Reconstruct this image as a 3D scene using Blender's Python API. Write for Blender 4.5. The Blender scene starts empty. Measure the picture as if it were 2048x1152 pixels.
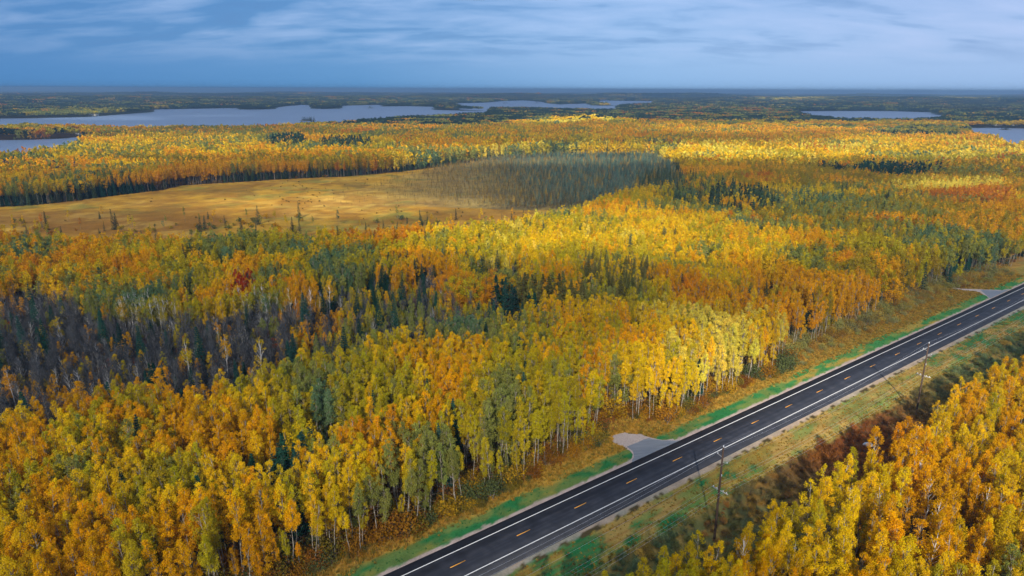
import bpy, math, random
import numpy as np
from mathutils import Matrix, Vector

random.seed(7)
RNG = np.random.default_rng(11)
SC = bpy.context.scene
COL = SC.collection

# ------------------------------------------------------------------ camera
W, HPX, FPX = 2048.0, 1152.0, 1365.0
CAM_H, PITCH, ROLL = 88.0, math.atan((576 - 179) / 1365.0), math.radians(0.2)
_fw = np.array([0, math.cos(PITCH), -math.sin(PITCH)])
_r0 = np.array([1.0, 0, 0]); _u0 = np.cross(_r0, _fw)
_rt = _r0 * math.cos(ROLL) + _u0 * math.sin(ROLL)
_up = -_r0 * math.sin(ROLL) + _u0 * math.cos(ROLL)
cam_data = bpy.data.cameras.new('camera')
cam = bpy.data.objects.new('camera', cam_data); COL.objects.link(cam)
cam.matrix_world = Matrix(((_rt[0], _up[0], -_fw[0], 0), (_rt[1], _up[1], -_fw[1], 0),
                           (_rt[2], _up[2], -_fw[2], CAM_H), (0, 0, 0, 1)))
cam_data.sensor_width = 36.0
cam_data.lens = 36.0 * FPX / W
cam_data.clip_start = 1.0
cam_data.clip_end = 80000.0
SC.camera = cam

# ------------------------------------------------------------------ light
SUN_EL = math.radians(30.6)
SHADOW_AZ = math.radians(82.5)            # direction in which shadows fall, from +X
SHX, SHY = math.cos(SHADOW_AZ), math.sin(SHADOW_AZ)
sun_data = bpy.data.lights.new('sun', 'SUN')
sun_data.energy = 5.0
sun_data.angle = math.radians(0.5)
sun_data.color = (1.0, 0.92, 0.78)
sun = bpy.data.objects.new('sun', sun_data); COL.objects.link(sun)
_sd = Vector((SHX * math.cos(SUN_EL), SHY * math.cos(SUN_EL), -math.sin(SUN_EL)))
sun.rotation_euler = _sd.to_track_quat('-Z', 'Y').to_euler()

SC.view_settings.view_transform = 'Standard'
SC.view_settings.look = 'None'
SC.view_settings.exposure = 0.74
SC.view_settings.gamma = 1.0
SC.view_settings.use_curve_mapping = False

def N(nt, typ, loc=None, **kw):
    n = nt.nodes.new(typ)
    for k, v in kw.items():
        if k.startswith('i_'):
            n.inputs[k[2:].replace('_', ' ')].default_value = v
        else:
            setattr(n, k, v)
    return n

def ramp(nt, stops, interp='LINEAR'):
    r = nt.nodes.new('ShaderNodeValToRGB')
    r.color_ramp.interpolation = interp
    e = r.color_ramp.elements
    while len(e) > 1:
        e.remove(e[-1])
    e[0].position = stops[0][0]; e[0].color = (*stops[0][1], 1)
    for p, c in stops[1:]:
        x = e.new(p); x.color = (*c, 1)
    return r

def math_n(nt, op, a, b=None, clamp=False):
    n = nt.nodes.new('ShaderNodeMath'); n.operation = op; n.use_clamp = clamp
    for i, v in enumerate((a, b)):
        if v is None: continue
        if isinstance(v, (int, float)): n.inputs[i].default_value = v
        else: nt.links.new(v, n.inputs[i])
    return n.outputs[0]

def mixc(nt, f, a, b, blend='MIX'):
    n = nt.nodes.new('ShaderNodeMix'); n.data_type = 'RGBA'; n.blend_type = blend
    for idx, v in ((0, f), (6, a), (7, b)):
        if isinstance(v, (int, float)): n.inputs[idx].default_value = v
        elif isinstance(v, tuple): n.inputs[idx].default_value = (*v, 1)
        else: nt.links.new(v, n.inputs[idx])
    return n.outputs[2]

def build_world():
    w = bpy.data.worlds.new('World'); SC.world = w; w.use_nodes = True
    nt = w.node_tree; nt.nodes.clear(); L = nt.links.new
    out = nt.nodes.new('ShaderNodeOutputWorld')
    sky = nt.nodes.new('ShaderNodeTexSky'); sky.sky_type = 'NISHITA'; sky.sun_disc = False
    sky.sun_elevation = SUN_EL
    # azimuth of the sun (where it stands): opposite to the shadows; blender measures from +Y clockwise
    sky.sun_rotation = math.atan2(-SHX, -SHY)
    sky.air_density = 1.0; sky.dust_density = 1.5; sky.ozone_density = 3.0
    skyc = mixc(nt, 1.0, sky.outputs[0], (0.10, 0.10, 0.10), 'MULTIPLY')      # strength 0.1
    tc = nt.nodes.new('ShaderNodeTexCoord')
    nrm = nt.nodes.new('ShaderNodeVectorMath'); nrm.operation = 'NORMALIZE'; L(tc.outputs['Generated'], nrm.inputs[0])
    sep = nt.nodes.new('ShaderNodeSeparateXYZ'); L(nrm.outputs[0], sep.inputs[0])
    x, y, z = sep.outputs
    zc = math_n(nt, 'MAXIMUM', z, 0.0)
    inv = math_n(nt, 'ADD', zc, 0.20)
    cx = math_n(nt, 'DIVIDE', x, inv); cy = math_n(nt, 'DIVIDE', y, inv)
    comb = nt.nodes.new('ShaderNodeCombineXYZ'); L(cx, comb.inputs[0]); L(cy, comb.inputs[1])
    def noise(scale, detail, rough, dist=0.0, off=(0, 0, 0), sc=(1, 1, 1)):
        mp = nt.nodes.new('ShaderNodeMapping'); mp.inputs['Location'].default_value = off; mp.inputs['Scale'].default_value = sc
        L(comb.outputs[0], mp.inputs[0])
        n = nt.nodes.new('ShaderNodeTexNoise'); n.inputs['Scale'].default_value = scale
        n.inputs['Detail'].default_value = detail; n.inputs['Roughness'].default_value = rough
        n.inputs['Distortion'].default_value = dist
        L(mp.outputs[0], n.inputs['Vector']); return n.outputs[0]
    n1 = noise(2.3, 5, 0.48, 0.5, (3.1, 1.7, 0), (0.6, 1.25, 1))
    n2 = noise(5.5, 5, 0.5, 0.3, (9.0, 4.0, 2), (0.6, 1.2, 1))
    # overcast body colour: deep blue bank in the west, pale lavender in the east
    az = math_n(nt, 'MULTIPLY_ADD', x, 0.80); nt.nodes[-1].inputs[2].default_value = 0.47
    body = ramp(nt, [(0.0, (0.046, 0.180, 0.430)), (0.30, (0.078, 0.232, 0.490)), (0.62, (0.225, 0.385, 0.655)),
                     (1.0, (0.295, 0.415, 0.675))])
    L(az, body.inputs[0])
    hz = ramp(nt, [(0.0, (0.96, 1.06, 1.05)), (0.05, (1.0, 1.0, 1.0)), (0.13, (0.86, 0.88, 0.93)), (1.0, (1.25, 1.15, 1.05))])
    L(zc, hz.inputs[0])
    bodyc = mixc(nt, 1.0, body.outputs[0], hz.outputs[0], 'MULTIPLY')
    lightc = ramp(nt, [(0.0, (0.26, 0.38, 0.62)), (0.5, (0.34, 0.47, 0.74)), (1.0, (0.40, 0.485, 0.74))])
    L(az, lightc.inputs[0])
    dens = math_n(nt, 'ADD', math_n(nt, 'MULTIPLY', n1, 0.62), math_n(nt, 'MULTIPLY', n2, 0.38))
    cr = ramp(nt, [(0.0, (0, 0, 0)), (0.44, (0, 0, 0)), (0.53, (0.5, 0.5, 0.5)), (0.62, (1, 1, 1)), (1, (1, 1, 1))])
    L(dens, cr.inputs[0])
    fade = ramp(nt, [(0.0, (0, 0, 0)), (0.028, (0.03, 0.03, 0.03)), (0.060, (0.75, 0.75, 0.75)), (0.2, (0.9, 0.9, 0.9)), (1, (0.9, 0.9, 0.9))])
    L(zc, fade.inputs[0])
    f = math_n(nt, 'MULTIPLY', math_n(nt, 'MULTIPLY', cr.outputs[0], fade.outputs[0]), 0.70)
    cl = mixc(nt, f, bodyc, lightc.outputs[0])
    dk = ramp(nt, [(0.0, (1, 1, 1)), (0.36, (1, 1, 1)), (0.48, (0, 0, 0)), (1, (0, 0, 0))]); L(dens, dk.inputs[0])
    f2 = math_n(nt, 'MULTIPLY', math_n(nt, 'MULTIPLY', dk.outputs[0], fade.outputs[0]), 0.6)
    cl = mixc(nt, f2, cl, (0.060, 0.17, 0.40))
    fin = mixc(nt, 0.90, skyc, cl)
    bg = nt.nodes.new('ShaderNodeBackground'); L(fin, bg.inputs[0]); bg.inputs[1].default_value = 0.80
    L(bg.outputs[0], out.inputs[0])
    w.cycles.sampling_method = 'MANUAL'; w.cycles.sample_map_resolution = 512
build_world()

cy = SC.cycles
cy.max_bounces = 4; cy.diffuse_bounces = 2; cy.glossy_bounces = 2; cy.transmission_bounces = 2
cy.volume_bounces = 0; cy.transparent_max_bounces = 8
cy.use_denoising = True
cy.use_adaptive_sampling = True; cy.adaptive_threshold = 0.02
cy.caustics_reflective = False; cy.caustics_refractive = False
cy.sample_clamp_indirect = 4.0

# ------------------------------------------------------------------ geometry helpers
def G(px, py, z=0.0):
    """point of the place seen at a pixel of the photograph, at height z"""
    px = np.asarray(px, float); py = np.asarray(py, float); z = np.asarray(z, float)
    d = (_fw[:, None] + _rt[:, None] * (np.atleast_1d(px) - W / 2) / FPX - _up[:, None] * (np.atleast_1d(py) - HPX / 2) / FPX)
    t = (z - CAM_H) / d[2]
    return np.stack([t * d[0], t * d[1]], 1)

def PR(x, y, z):
    v = np.stack([x, y, np.asarray(z) - CAM_H + 0 * x])
    f = _fw @ v; f = np.where(np.abs(f) < 1e-3, 1e-3, f)
    return W / 2 + FPX * (_rt @ v) / f, HPX / 2 - FPX * (_up @ v) / f, f

def poly(pts):
    a = np.array([p if len(p) == 3 else (*p, 0) for p in pts], float)
    return G(a[:, 0], a[:, 1], a[:, 2])

def inpoly(x, y, P):
    c = np.zeros(x.shape, bool); j = len(P) - 1
    bb = (x >= P[:, 0].min()) & (x <= P[:, 0].max()) & (y >= P[:, 1].min()) & (y <= P[:, 1].max())
    for i in range(len(P)):
        xi, yi = P[i]; xj, yj = P[j]
        if yi != yj:
            c ^= ((yi > y) != (yj > y)) & (x < (xj - xi) * (y - yi) / (yj - yi) + xi)
        j = i
    return c & bb

def _h(i, j, s):
    with np.errstate(over='ignore'):
        n = (i.astype(np.int64) * 374761393 + j.astype(np.int64) * 668265263 + s * 2246822519) & 0xffffffff
        n = ((n ^ (n >> 13)) * 1274126177) & 0xffffffff
        n = (n ^ (n >> 16)) & 0xffffffff
    return n / 4294967295.0

def vnoise(x, y, s=0):
    xi = np.floor(x); yi = np.floor(y); fx = x - xi; fy = y - yi
    fx = fx * fx * (3 - 2 * fx); fy = fy * fy * (3 - 2 * fy)
    a = _h(xi, yi, s); b = _h(xi + 1, yi, s); c = _h(xi, yi + 1, s); d = _h(xi + 1, yi + 1, s)
    return (a * (1 - fx) + b * fx) * (1 - fy) + (c * (1 - fx) + d * fx) * fy

def fbm(x, y, lam, octv=4, s=0, gain=0.5):
    t = 0; a = 1.0; n = 0; f = 1.0 / lam
    for k in range(octv):
        t = t + a * vnoise(x * f + 17.3 * k, y * f - 9.1 * k, s + k); n += a; a *= gain; f *= 2.03
    return t / n

def sstep(a, b, x):
    t = np.clip((x - a) / (b - a), 0, 1); return t * t * (3 - 2 * t)

def mk_mesh(name, V, F, mats=(), midx=None, var=None, col=None, smooth=False):
    V = np.asarray(V, np.float32); F = np.asarray(F, np.int32)
    me = bpy.data.meshes.new(name)
    me.vertices.add(len(V)); me.vertices.foreach_set('co', V.ravel())
    k = F.shape[1]
    me.loops.add(F.size); me.loops.foreach_set('vertex_index', F.ravel())
    me.polygons.add(len(F))
    me.polygons.foreach_set('loop_start', np.arange(0, F.size, k, dtype=np.int32))
    me.polygons.foreach_set('loop_total', np.full(len(F), k, np.int32))
    for m in mats: me.materials.append(m)
    if midx is not None: me.polygons.foreach_set('material_index', np.asarray(midx, np.int32))
    if smooth: me.polygons.foreach_set('use_smooth', np.ones(len(F), bool))
    if var is not None:
        a = me.attributes.new('var', 'FLOAT', 'POINT'); a.data.foreach_set('value', np.asarray(var, np.float32))
    if col is not None:
        a = me.attributes.new('gcol', 'FLOAT_COLOR', 'POINT')
        c4 = np.ones((len(V), 4), np.float32); c4[:, :3] = col; a.data.foreach_set('color', c4.ravel())
    me.update(calc_edges=True); me.validate()
    return me

def link(name, data, parent=None, **props):
    o = bpy.data.objects.new(name, data); COL.objects.link(o)
    if parent is not None: o.parent = parent
    for k, v in props.items(): o[k] = v
    return o

class Geo:
    """collects quads with a material slot and a variation value"""
    def __init__(s): s.V = []; s.F = []; s.M = []; s.A = []; s.n = 0
    def add(s, V, F, m=0, var=0.5):
        V = np.asarray(V, float); F = np.asarray(F)
        s.V.append(V); s.F.append(F + s.n); s.M.append(np.full(len(F), m)); s.A.append(np.broadcast_to(var, (len(V),)).copy()); s.n += len(V)
    def mesh(s, name, mats, smooth=False):
        return mk_mesh(name, np.concatenate(s.V), np.concatenate(s.F), mats, np.concatenate(s.M), np.concatenate(s.A), smooth=smooth)

def tubes(P0, P1, R0, R1, k=3):
    P0 = np.atleast_2d(P0).astype(float); P1 = np.atleast_2d(P1).astype(float); n = len(P0)
    R0 = np.broadcast_to(R0, (n,)); R1 = np.broadcast_to(R1, (n,))
    d = P1 - P0; d /= np.linalg.norm(d, axis=1, keepdims=True) + 1e-9
    ref = np.where(np.abs(d[:, 2:3]) > 0.9, [[1.0, 0, 0]], [[0, 0, 1.0]])
    a = np.cross(d, ref); a /= np.linalg.norm(a, axis=1, keepdims=True); b = np.cross(d, a)
    th = np.arange(k) * 2 * math.pi / k
    ring = a[:, None] * np.cos(th)[None, :, None] + b[:, None] * np.sin(th)[None, :, None]
    V = np.concatenate([P0[:, None] + ring * R0[:, None, None], P1[:, None] + ring * R1[:, None, None]], 1).reshape(-1, 3)
    i = np.arange(k); q = np.stack([i, (i + 1) % k, (i + 1) % k + k, i + k], 1)
    F = (q[None] + (np.arange(n) * 2 * k)[:, None, None]).reshape(-1, 4)
    return V, F

def quads(C, size, rng, aspect=0.75, up=0.35):
    n = len(C)
    nrm = rng.normal(size=(n, 3)); nrm[:, 2] = np.abs(nrm[:, 2]) + up; nrm /= np.linalg.norm(nrm, axis=1, keepdims=True)
    a = np.cross(nrm, rng.normal(size=(n, 3))); a /= np.linalg.norm(a, axis=1, keepdims=True); b = np.cross(nrm, a)
    s = np.broadcast_to(size, (n,))[:, None] * rng.uniform(0.7, 1.3, (n, 1)) * 0.5
    a = a * s; b = b * s * aspect
    V = np.stack([C - a, C - b * 0.9 + a * 0.1, C + a, C + b * 0.9 + a * 0.1], 1).reshape(-1, 3)
    return V, np.arange(4 * n).reshape(-1, 4)

def boxm(x0, x1, y0, y1, z0, z1):
    V = np.array([(x, y, z) for z in (z0, z1) for y in (y0, y1) for x in (x0, x1)], float)
    F = np.array([(0, 2, 3, 1), (4, 5, 7, 6), (0, 1, 5, 4), (2, 6, 7, 3), (0, 4, 6, 2), (1, 3, 7, 5)])
    return V, F

# ------------------------------------------------------------------ materials
def mat(name):
    m = bpy.data.materials.new(name); m.use_nodes = True; m.node_tree.nodes.clear()
    o = m.node_tree.nodes.new('ShaderNodeOutputMaterial'); return m, m.node_tree, o

def attr(nt, name, typ='GEOMETRY'):
    a = nt.nodes.new('ShaderNodeAttribute'); a.attribute_type = typ; a.attribute_name = name; return a

def leaf_mat(name, trans=0.35, vlo=0.55, vhi=1.35, hue=None):
    m, nt, o = mat(name); L = nt.links.new
    t = attr(nt, 'tint', 'INSTANCER'); v = attr(nt, 'var')
    k = nt.nodes.new('ShaderNodeMapRange'); L(v.outputs['Fac'], k.inputs[0]); k.inputs[3].default_value = vlo; k.inputs[4].default_value = vhi
    c = nt.nodes.new('ShaderNodeVectorMath'); c.operation = 'SCALE'; L(t.outputs['Color'], c.inputs[0]); L(k.outputs[0], c.inputs['Scale'])
    d = nt.nodes.new('ShaderNodeBsdfDiffuse'); L(c.outputs[0], d.inputs[0])
    tr = nt.nodes.new('ShaderNodeBsdfTranslucent'); L(c.outputs[0], tr.inputs[0])
    mx = nt.nodes.new('ShaderNodeMixShader'); mx.inputs[0].default_value = trans
    L(d.outputs[0], mx.inputs[1]); L(tr.outputs[0], mx.inputs[2]); L(mx.outputs[0], o.inputs[0])
    return m

def bark_mat(name, light, dark, lo=0.42, hi=0.60, scale=(6, 6, 2.2)):
    m, nt, o = mat(name); L = nt.links.new
    tc = nt.nodes.new('ShaderNodeTexCoord'); mp = nt.nodes.new('ShaderNodeMapping'); mp.inputs['Scale'].default_value = scale
    L(tc.outputs['Object'], mp.inputs[0])
    n = nt.nodes.new('ShaderNodeTexNoise'); n.inputs['Scale'].default_value = 1.0; n.inputs['Detail'].default_value = 4; L(mp.outputs[0], n.inputs['Vector'])
    r = ramp(nt, [(0, dark), (lo, dark), (hi, light), (1, light)]); L(n.outputs[0], r.inputs[0])
    b = nt.nodes.new('ShaderNodeBsdfPrincipled'); L(r.outputs[0], b.inputs['Base Color']); b.inputs['Roughness'].default_value = 0.85
    L(b.outputs[0], o.inputs[0]); return m

M_LEAF = leaf_mat('aspen_leaves', 0.42, 0.68, 1.30)
M_NEEDLE = leaf_mat('conifer_needles', 0.12, 0.55, 1.4)
M_TWIG = leaf_mat('twigs', 0.0, 0.7, 1.3)
M_GRASS = leaf_mat('grass_blades', 0.3, 0.7, 1.3)
M_ABARK = bark_mat('aspen_bark', (0.38, 0.34, 0.28), (0.15, 0.12, 0.09), 0.42, 0.60)
M_BBARK = bark_mat('birch_bark', (0.66, 0.63, 0.60), (0.16, 0.14, 0.13), 0.30, 0.42)
M_DBARK = bark_mat('dark_bark', (0.16, 0.12, 0.095), (0.06, 0.045, 0.035))
M_GBARK = bark_mat('grey_bark', (0.23, 0.22, 0.22), (0.08, 0.075, 0.08))

def ground_mat(name, lam1=0.35, amp=0.35, bump=0.3):
    m, nt, o = mat(name); L = nt.links.new
    g = attr(nt, 'gcol')
    tc = nt.nodes.new('ShaderNodeTexCoord')
    n = nt.nodes.new('ShaderNodeTexNoise'); n.inputs['Scale'].default_value = 1.0 / lam1; n.inputs['Detail'].default_value = 5; n.inputs['Roughness'].default_value = 0.65
    L(tc.outputs['Object'], n.inputs['Vector'])
    n2 = nt.nodes.new('ShaderNodeTexNoise'); n2.inputs['Scale'].default_value = 0.14 / lam1; n2.inputs['Detail'].default_value = 5; L(tc.outputs['Object'], n2.inputs['Vector'])
    s = math_n(nt, 'ADD', n.outputs[0], n2.outputs[0])
    k = nt.nodes.new('ShaderNodeMapRange'); L(s, k.inputs[0]); k.inputs[1].default_value = 0.6; k.inputs[2].default_value = 1.4
    k.inputs[3].default_value = 1 - amp; k.inputs[4].default_value = 1 + amp
    c = nt.nodes.new('ShaderNodeVectorMath'); c.operation = 'SCALE'; L(g.outputs['Color'], c.inputs[0]); L(k.outputs[0], c.inputs['Scale'])
    b = nt.nodes.new('ShaderNodeBsdfPrincipled'); L(c.outputs[0], b.inputs['Base Color']); b.inputs['Roughness'].default_value = 0.95
    b.inputs['Specular IOR Level'].default_value = 0.1
    bp = nt.nodes.new('ShaderNodeBump'); bp.inputs['Strength'].default_value = bump; bp.inputs['Distance'].default_value = 0.3
    L(n.outputs[0], bp.inputs['Height']); L(bp.outputs[0], b.inputs['Normal'])
    L(b.outputs[0], o.inputs[0]); return m
M_GROUND = ground_mat('ground', 0.5)
M_LAND = ground_mat('land', 6.0, 0.30, 0.2)

def simple(name, c1, c2, scale, rough=0.8, bump=0.0, detail=5, spec=0.5, metallic=0.0, stretch=(1, 1, 1), rotz=0.0):
    m, nt, o = mat(name); L = nt.links.new
    tc = nt.nodes.new('ShaderNodeTexCoord'); mp = nt.nodes.new('ShaderNodeMapping'); mp.vector_type = 'TEXTURE'
    mp.inputs['Rotation'].default_value = (0, 0, rotz); mp.inputs['Scale'].default_value = stretch
    L(tc.outputs['Object'], mp.inputs[0])
    n = nt.nodes.new('ShaderNodeTexNoise'); n.inputs['Scale'].default_value = scale; n.inputs['Detail'].default_value = detail; L(mp.outputs[0], n.inputs['Vector'])
    r = ramp(nt, [(0.3, c1), (0.7, c2)]); L(n.outputs[0], r.inputs[0])
    b = nt.nodes.new('ShaderNodeBsdfPrincipled'); L(r.outputs[0], b.inputs['Base Color']); b.inputs['Roughness'].default_value = rough
    b.inputs['Specular IOR Level'].default_value = spec; b.inputs['Metallic'].default_value = metallic
    if bump:
        bp = nt.nodes.new('ShaderNodeBump'); bp.inputs['Strength'].default_value = bump; bp.inputs['Distance'].default_value = 0.05
        L(n.outputs[0], bp.inputs['Height']); L(bp.outputs[0], b.inputs['Normal'])
    L(b.outputs[0], o.inputs[0]); return m

# ------------------------------------------------------------------ road frame
RA, RB = 0.76364646, 119.4526815
_n = math.hypot(1, RA); UX, UY = 1 / _n, RA / _n; NX, NY = -UY, UX
ROAD_ANG = math.atan2(UY, UX)
def ST(x, y): return (x * UX + (y - RB) * UY), (x * NX + (y - RB) * NY)
def XY(s, t): return s * UX + t * NX, RB + s * UY + t * NY
S0, S1 = -170.0, 900.0

# ------------------------------------------------------------------ outlines in the place
MEADOW = poly([(-420, 425), (-100, 416), (0, 413), (60, 410), (130, 403), (220, 392), (335, 378), (350, 371), (500, 362), (600, 356), (700, 352),
               (790, 344), (850, 337), (900, 330), (980, 319), (1100, 313), (1300, 315), (1345, 335), (1385, 380), (1372, 402), (1300, 412),
               (1240, 418), (1150, 420, 14), (1090, 424, 16), (1000, 434, 17), (900, 444, 17), (800, 458, 15), (735, 474, 12), (690, 486, 8),
               (650, 486, 8), (640, 458, 18), (560, 452, 18), (480, 455, 18), (400, 460, 17), (330, 474, 14), (260, 470, 15), (150, 462, 18), (0, 457, 18), (-420, 457, 18)])
BOG = poly([(640, 402), (700, 378), (800, 352), (870, 336), (900, 330), (980, 319), (1100, 313), (1300, 315), (1345, 335), (1385, 380), (1372, 402),
            (1300, 412), (1200, 417), (1050, 420), (950, 416), (820, 412), (700, 414)])
BARE = poly([(-420, 640), (0, 640), (60, 622), (130, 640), (200, 690), (300, 703), (350, 698), (450, 690), (560, 668), (640, 640), (720, 622), (800, 625), (860, 600), (950, 590), (1050, 590),
             (1050, 622, 19), (960, 615, 19), (900, 622, 19), (820, 637, 19), (750, 652, 19), (700, 672, 19), (640, 688, 19), (600, 690, 19), (540, 706, 19), (480, 735, 19), (420, 730, 19), (330, 740, 19),
             (200, 765, 19), (100, 780, 19), (0, 800, 19), (-420, 840, 19)])
LAKES = {
 'far_lake': poly([(-500, 250), (-200, 244), (0, 237), (90, 236), (171, 234), (240, 229), (297, 225), (309, 219), (390, 217.5), (473, 216), (478, 219), (520, 219), (551, 218), (556, 214.5), (601, 209.5), (622, 210.5),
              (620, 217), (650, 218), (680, 217), (687, 211.5), (762, 209.5), (766, 213), (810, 212.5), (868, 213.5), (868, 219.5), (920, 221), (982, 222),
              (977, 223.5, 17), (919, 226.6, 17), (817, 231, 17), (748, 235.5, 17), (683, 242, 17), (581, 246, 17), (513, 249, 17), (342, 250, 17), (239, 251.6, 17), (154, 253, 12), (68, 254, 9), (0, 257, 9), (-500, 272, 9)]),
 'near_lake': poly([(-500, 284), (0, 280.6), (68, 279.6), (137, 276.5), (167, 273), (170, 275), (154, 276, 20), (120, 284, 20), (82, 290, 20), (0, 296, 20), (-500, 318, 20)]),
 'middle_lake': poly([(907, 206.5), (970, 205.2), (1008, 201.8), (1049, 200.8), (1080, 203.5), (1100, 207.5), (1121, 208.8), (1172, 206.8), (1180, 210.5), (1234, 211.6), (1236, 217, 18), (1175, 216, 18), (1100, 214.5, 18), (1040, 213, 18), (974, 213, 18), (919, 210.6, 18)]),
 'distant_lake': poly([(1193, 199), (1212, 199.5), (1216, 201), (1262, 201.5), (1312, 202), (1300, 205, 16), (1261, 207.2, 16), (1227, 205.2, 16), (1200, 203, 16)]),
 'right_lake': poly([(1567, 221.2), (1604, 222.5), (1683, 221.8), (1785, 222.2), (1864, 224.5), (1867, 229), (1905, 231.5), (1880, 233, 18), (1861, 234, 18), (1800, 235.5, 18), (1758, 235.5, 18), (1690, 234, 18), (1621, 228.5, 18)]),
 'corner_lake': poly([(1926, 256), (1980, 255.5), (2048, 257), (2400, 258), (2400, 290, 20), (2100, 276, 20), (2060, 275, 20), (2028, 281, 20), (2010, 273, 20), (1997, 267, 20), (1970, 263, 20), (1946, 260, 20)]),
}
def rough(P, amp, n=6, seed=1):
    rg = np.random.default_rng(seed); Q = []
    for i in range(len(P)):
        a, b = P[i], P[(i + 1) % len(P)]; L_ = np.linalg.norm(b - a); k = max(1, int(L_ / n))
        for j in range(k): Q.append(a + (b - a) * j / k + rg.normal(size=2) * (amp if L_ < 60 else 0))
    return np.array(Q)
def inlakes(x, y):
    m = np.zeros(x.shape, bool)
    for P in LAKES.values(): m |= inpoly(x, y, P)
    return m
T1_GRAVEL = poly([(1223, 872), (1235, 866.5), (1248, 865), (1262, 868), (1282, 868), (1301, 875), (1326, 879.5), (1362, 877), (1390, 871), (1229, 939), (1245, 930), (1259, 921), (1265, 911), (1260, 901), (1244, 892), (1227, 886)])
T1_PAVE = poly([(1297, 876), (1323, 880.5), (1355, 881), (1372, 878), (1250, 933), (1264, 924.5), (1268, 910), (1265, 901), (1253, 893), (1277, 884), (1286, 879)])
T2_GRAVEL = poly([(1888, 573), (1905, 574.5), (1921, 577), (1963, 578.5), (2004, 580), (2020, 577), (1978, 597), (1971, 590.5), (1957, 584), (1931, 581), (1905, 577), (1888, 575)])
T2_PAVE = poly([(1960, 579.5), (2000, 581), (2020, 578.5), (1980, 597), (1973, 590.5)])

def hills(x, y):
    d = np.hypot(x, y)
    h = (fbm(x, y, 1900, 3, 5) - 0.46) * 95 * sstep(2500, 9000, d) + (fbm(x, y, 480, 3, 9) - 0.45) * 26 * sstep(450, 1500, d)
    k = G(1150, 256)[0]; ax = math.hypot(*k); ux, uy = k / ax
    a = (x - k[0]) * ux + (y - k[1]) * uy; b = -(x - k[0]) * uy + (y - k[1]) * ux
    h = h + 17 * np.exp(-(a / 190) ** 2 - (b / 130) ** 2)
    return np.maximum(h, -0.5) * LMASK(x, y) * sstep(420, 800, d) - d * d / 1.274e7      # the last term is the earth's curve
# smooth suppression of relief round the lakes
_lk = [(P.mean(0), P) for P in LAKES.values()]
def LMASK(x, y):
    m = np.ones(np.shape(x))
    for _, P in _lk:
        # distance to outline, coarse
        dmin = np.full(np.shape(x), 1e9)
        Q = np.concatenate([P, (P + np.roll(P, -1, 0)) / 2])
        for q in Q:
            dmin = np.minimum(dmin, np.hypot(x - q[0], y - q[1]))
        m = m * sstep(60, 800, dmin)
    dmin = np.full(np.shape(x), 1e9)
    for q in np.concatenate([MEADOW, (MEADOW + np.roll(MEADOW, -1, 0)) / 2]): dmin = np.minimum(dmin, np.hypot(x - q[0], y - q[1]))
    m = np.where(inpoly(x, y, MEADOW), 0, m * sstep(30, 260, dmin))
    return np.where(inlakes(x, y), 0, m)

def ground_z(x, y):
    s, t = ST(x, y)
    z = np.full(np.shape(x), -0.06)
    z = z - 0.7 * sstep(-12, -19, t) * sstep(-40, -30, t) * (np.abs(s) < 1000)
    und = (fbm(x, y, 30, 3, 3) - 0.5) * 0.5 * sstep(8.5, 16, np.abs(t))
    return z + und

# ------------------------------------------------------------------ land sheet (polar grid reaching the horizon)
def build_land():
    na = 420
    az = np.radians(np.linspace(-62, 62, na))
    r = [0.0, 30]
    while r[-1] < 26500: r.append(r[-1] + max(6.0, r[-1] * 0.022))
    r = np.array(r); nr = len(r)
    A, R = np.meshgrid(az, r)
    x = (R * np.sin(A)).ravel(); y = (R * np.cos(A)).ravel() - 40
    z = hills(x, y) - 0.9
    d = np.hypot(x, y)
    md = inpoly(x, y, MEADOW)
    n1 = fbm(x, y * 2.2, 60, 4, 21); n2 = fbm(x, y, 9, 3, 23); n3 = fbm(x, y, 500, 4, 25)
    floor = np.array([0.085, 0.052, 0.022]) + (n2[:, None] - 0.5) * np.array([0.09, 0.05, 0.015])
    m1 = np.array([0.44, 0.245, 0.045]); m2 = np.array([0.30, 0.150, 0.030]); m3 = np.array([0.26, 0.19, 0.035])
    w = sstep(0.38, 0.62, n1)[:, None]
    mead = m1 * (1 - w) + m2 * w; w2 = sstep(0.55, 0.75, n2)[:, None] * 0.5; mead = mead * (1 - w2) + m3 * w2
    far = np.array([0.045, 0.060, 0.035]) + sstep(0.5, 0.8, n3)[:, None] * np.array([0.07, 0.02, 0.0])
    c = np.where(md[:, None], mead, floor)
    wf = sstep(1600, 3500, d)[:, None]; c = c * (1 - wf) + far * wf
    z = np.where(md, -0.5 + (n1 - 0.5) * 0.5, z)
    i = np.arange(nr - 1)[:, None] * na + np.arange(na - 1)[None]
    F = np.stack([i, i + 1, i + na + 1, i + na], -1).reshape(-1, 4)[:, ::-1]
    me = mk_mesh('land', np.stack([x, y, z], 1), F, [M_LAND], col=c, smooth=True)
    link('land', me, kind='structure')
build_land()

def sheet(name, P, z, m, **props):
    """ear-clipped flat outline with a short skirt"""
    from mathutils.geometry import tessellate_polygon
    pts = [Vector((p[0], p[1], 0)) for p in P]
    tri = tessellate_polygon([pts])
    V = [(p[0], p[1], z) for p in P]
    F = []
    for t in tri:
        a, b, c = (pts[i] for i in t)
        F.append(t if (b - a).cross(c - a).z > 0 else t[::-1])
    me = bpy.data.meshes.new(name); me.from_pydata(V, [], F); me.materials.append(m); me.update()
    return link(name, me, **props)

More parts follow.
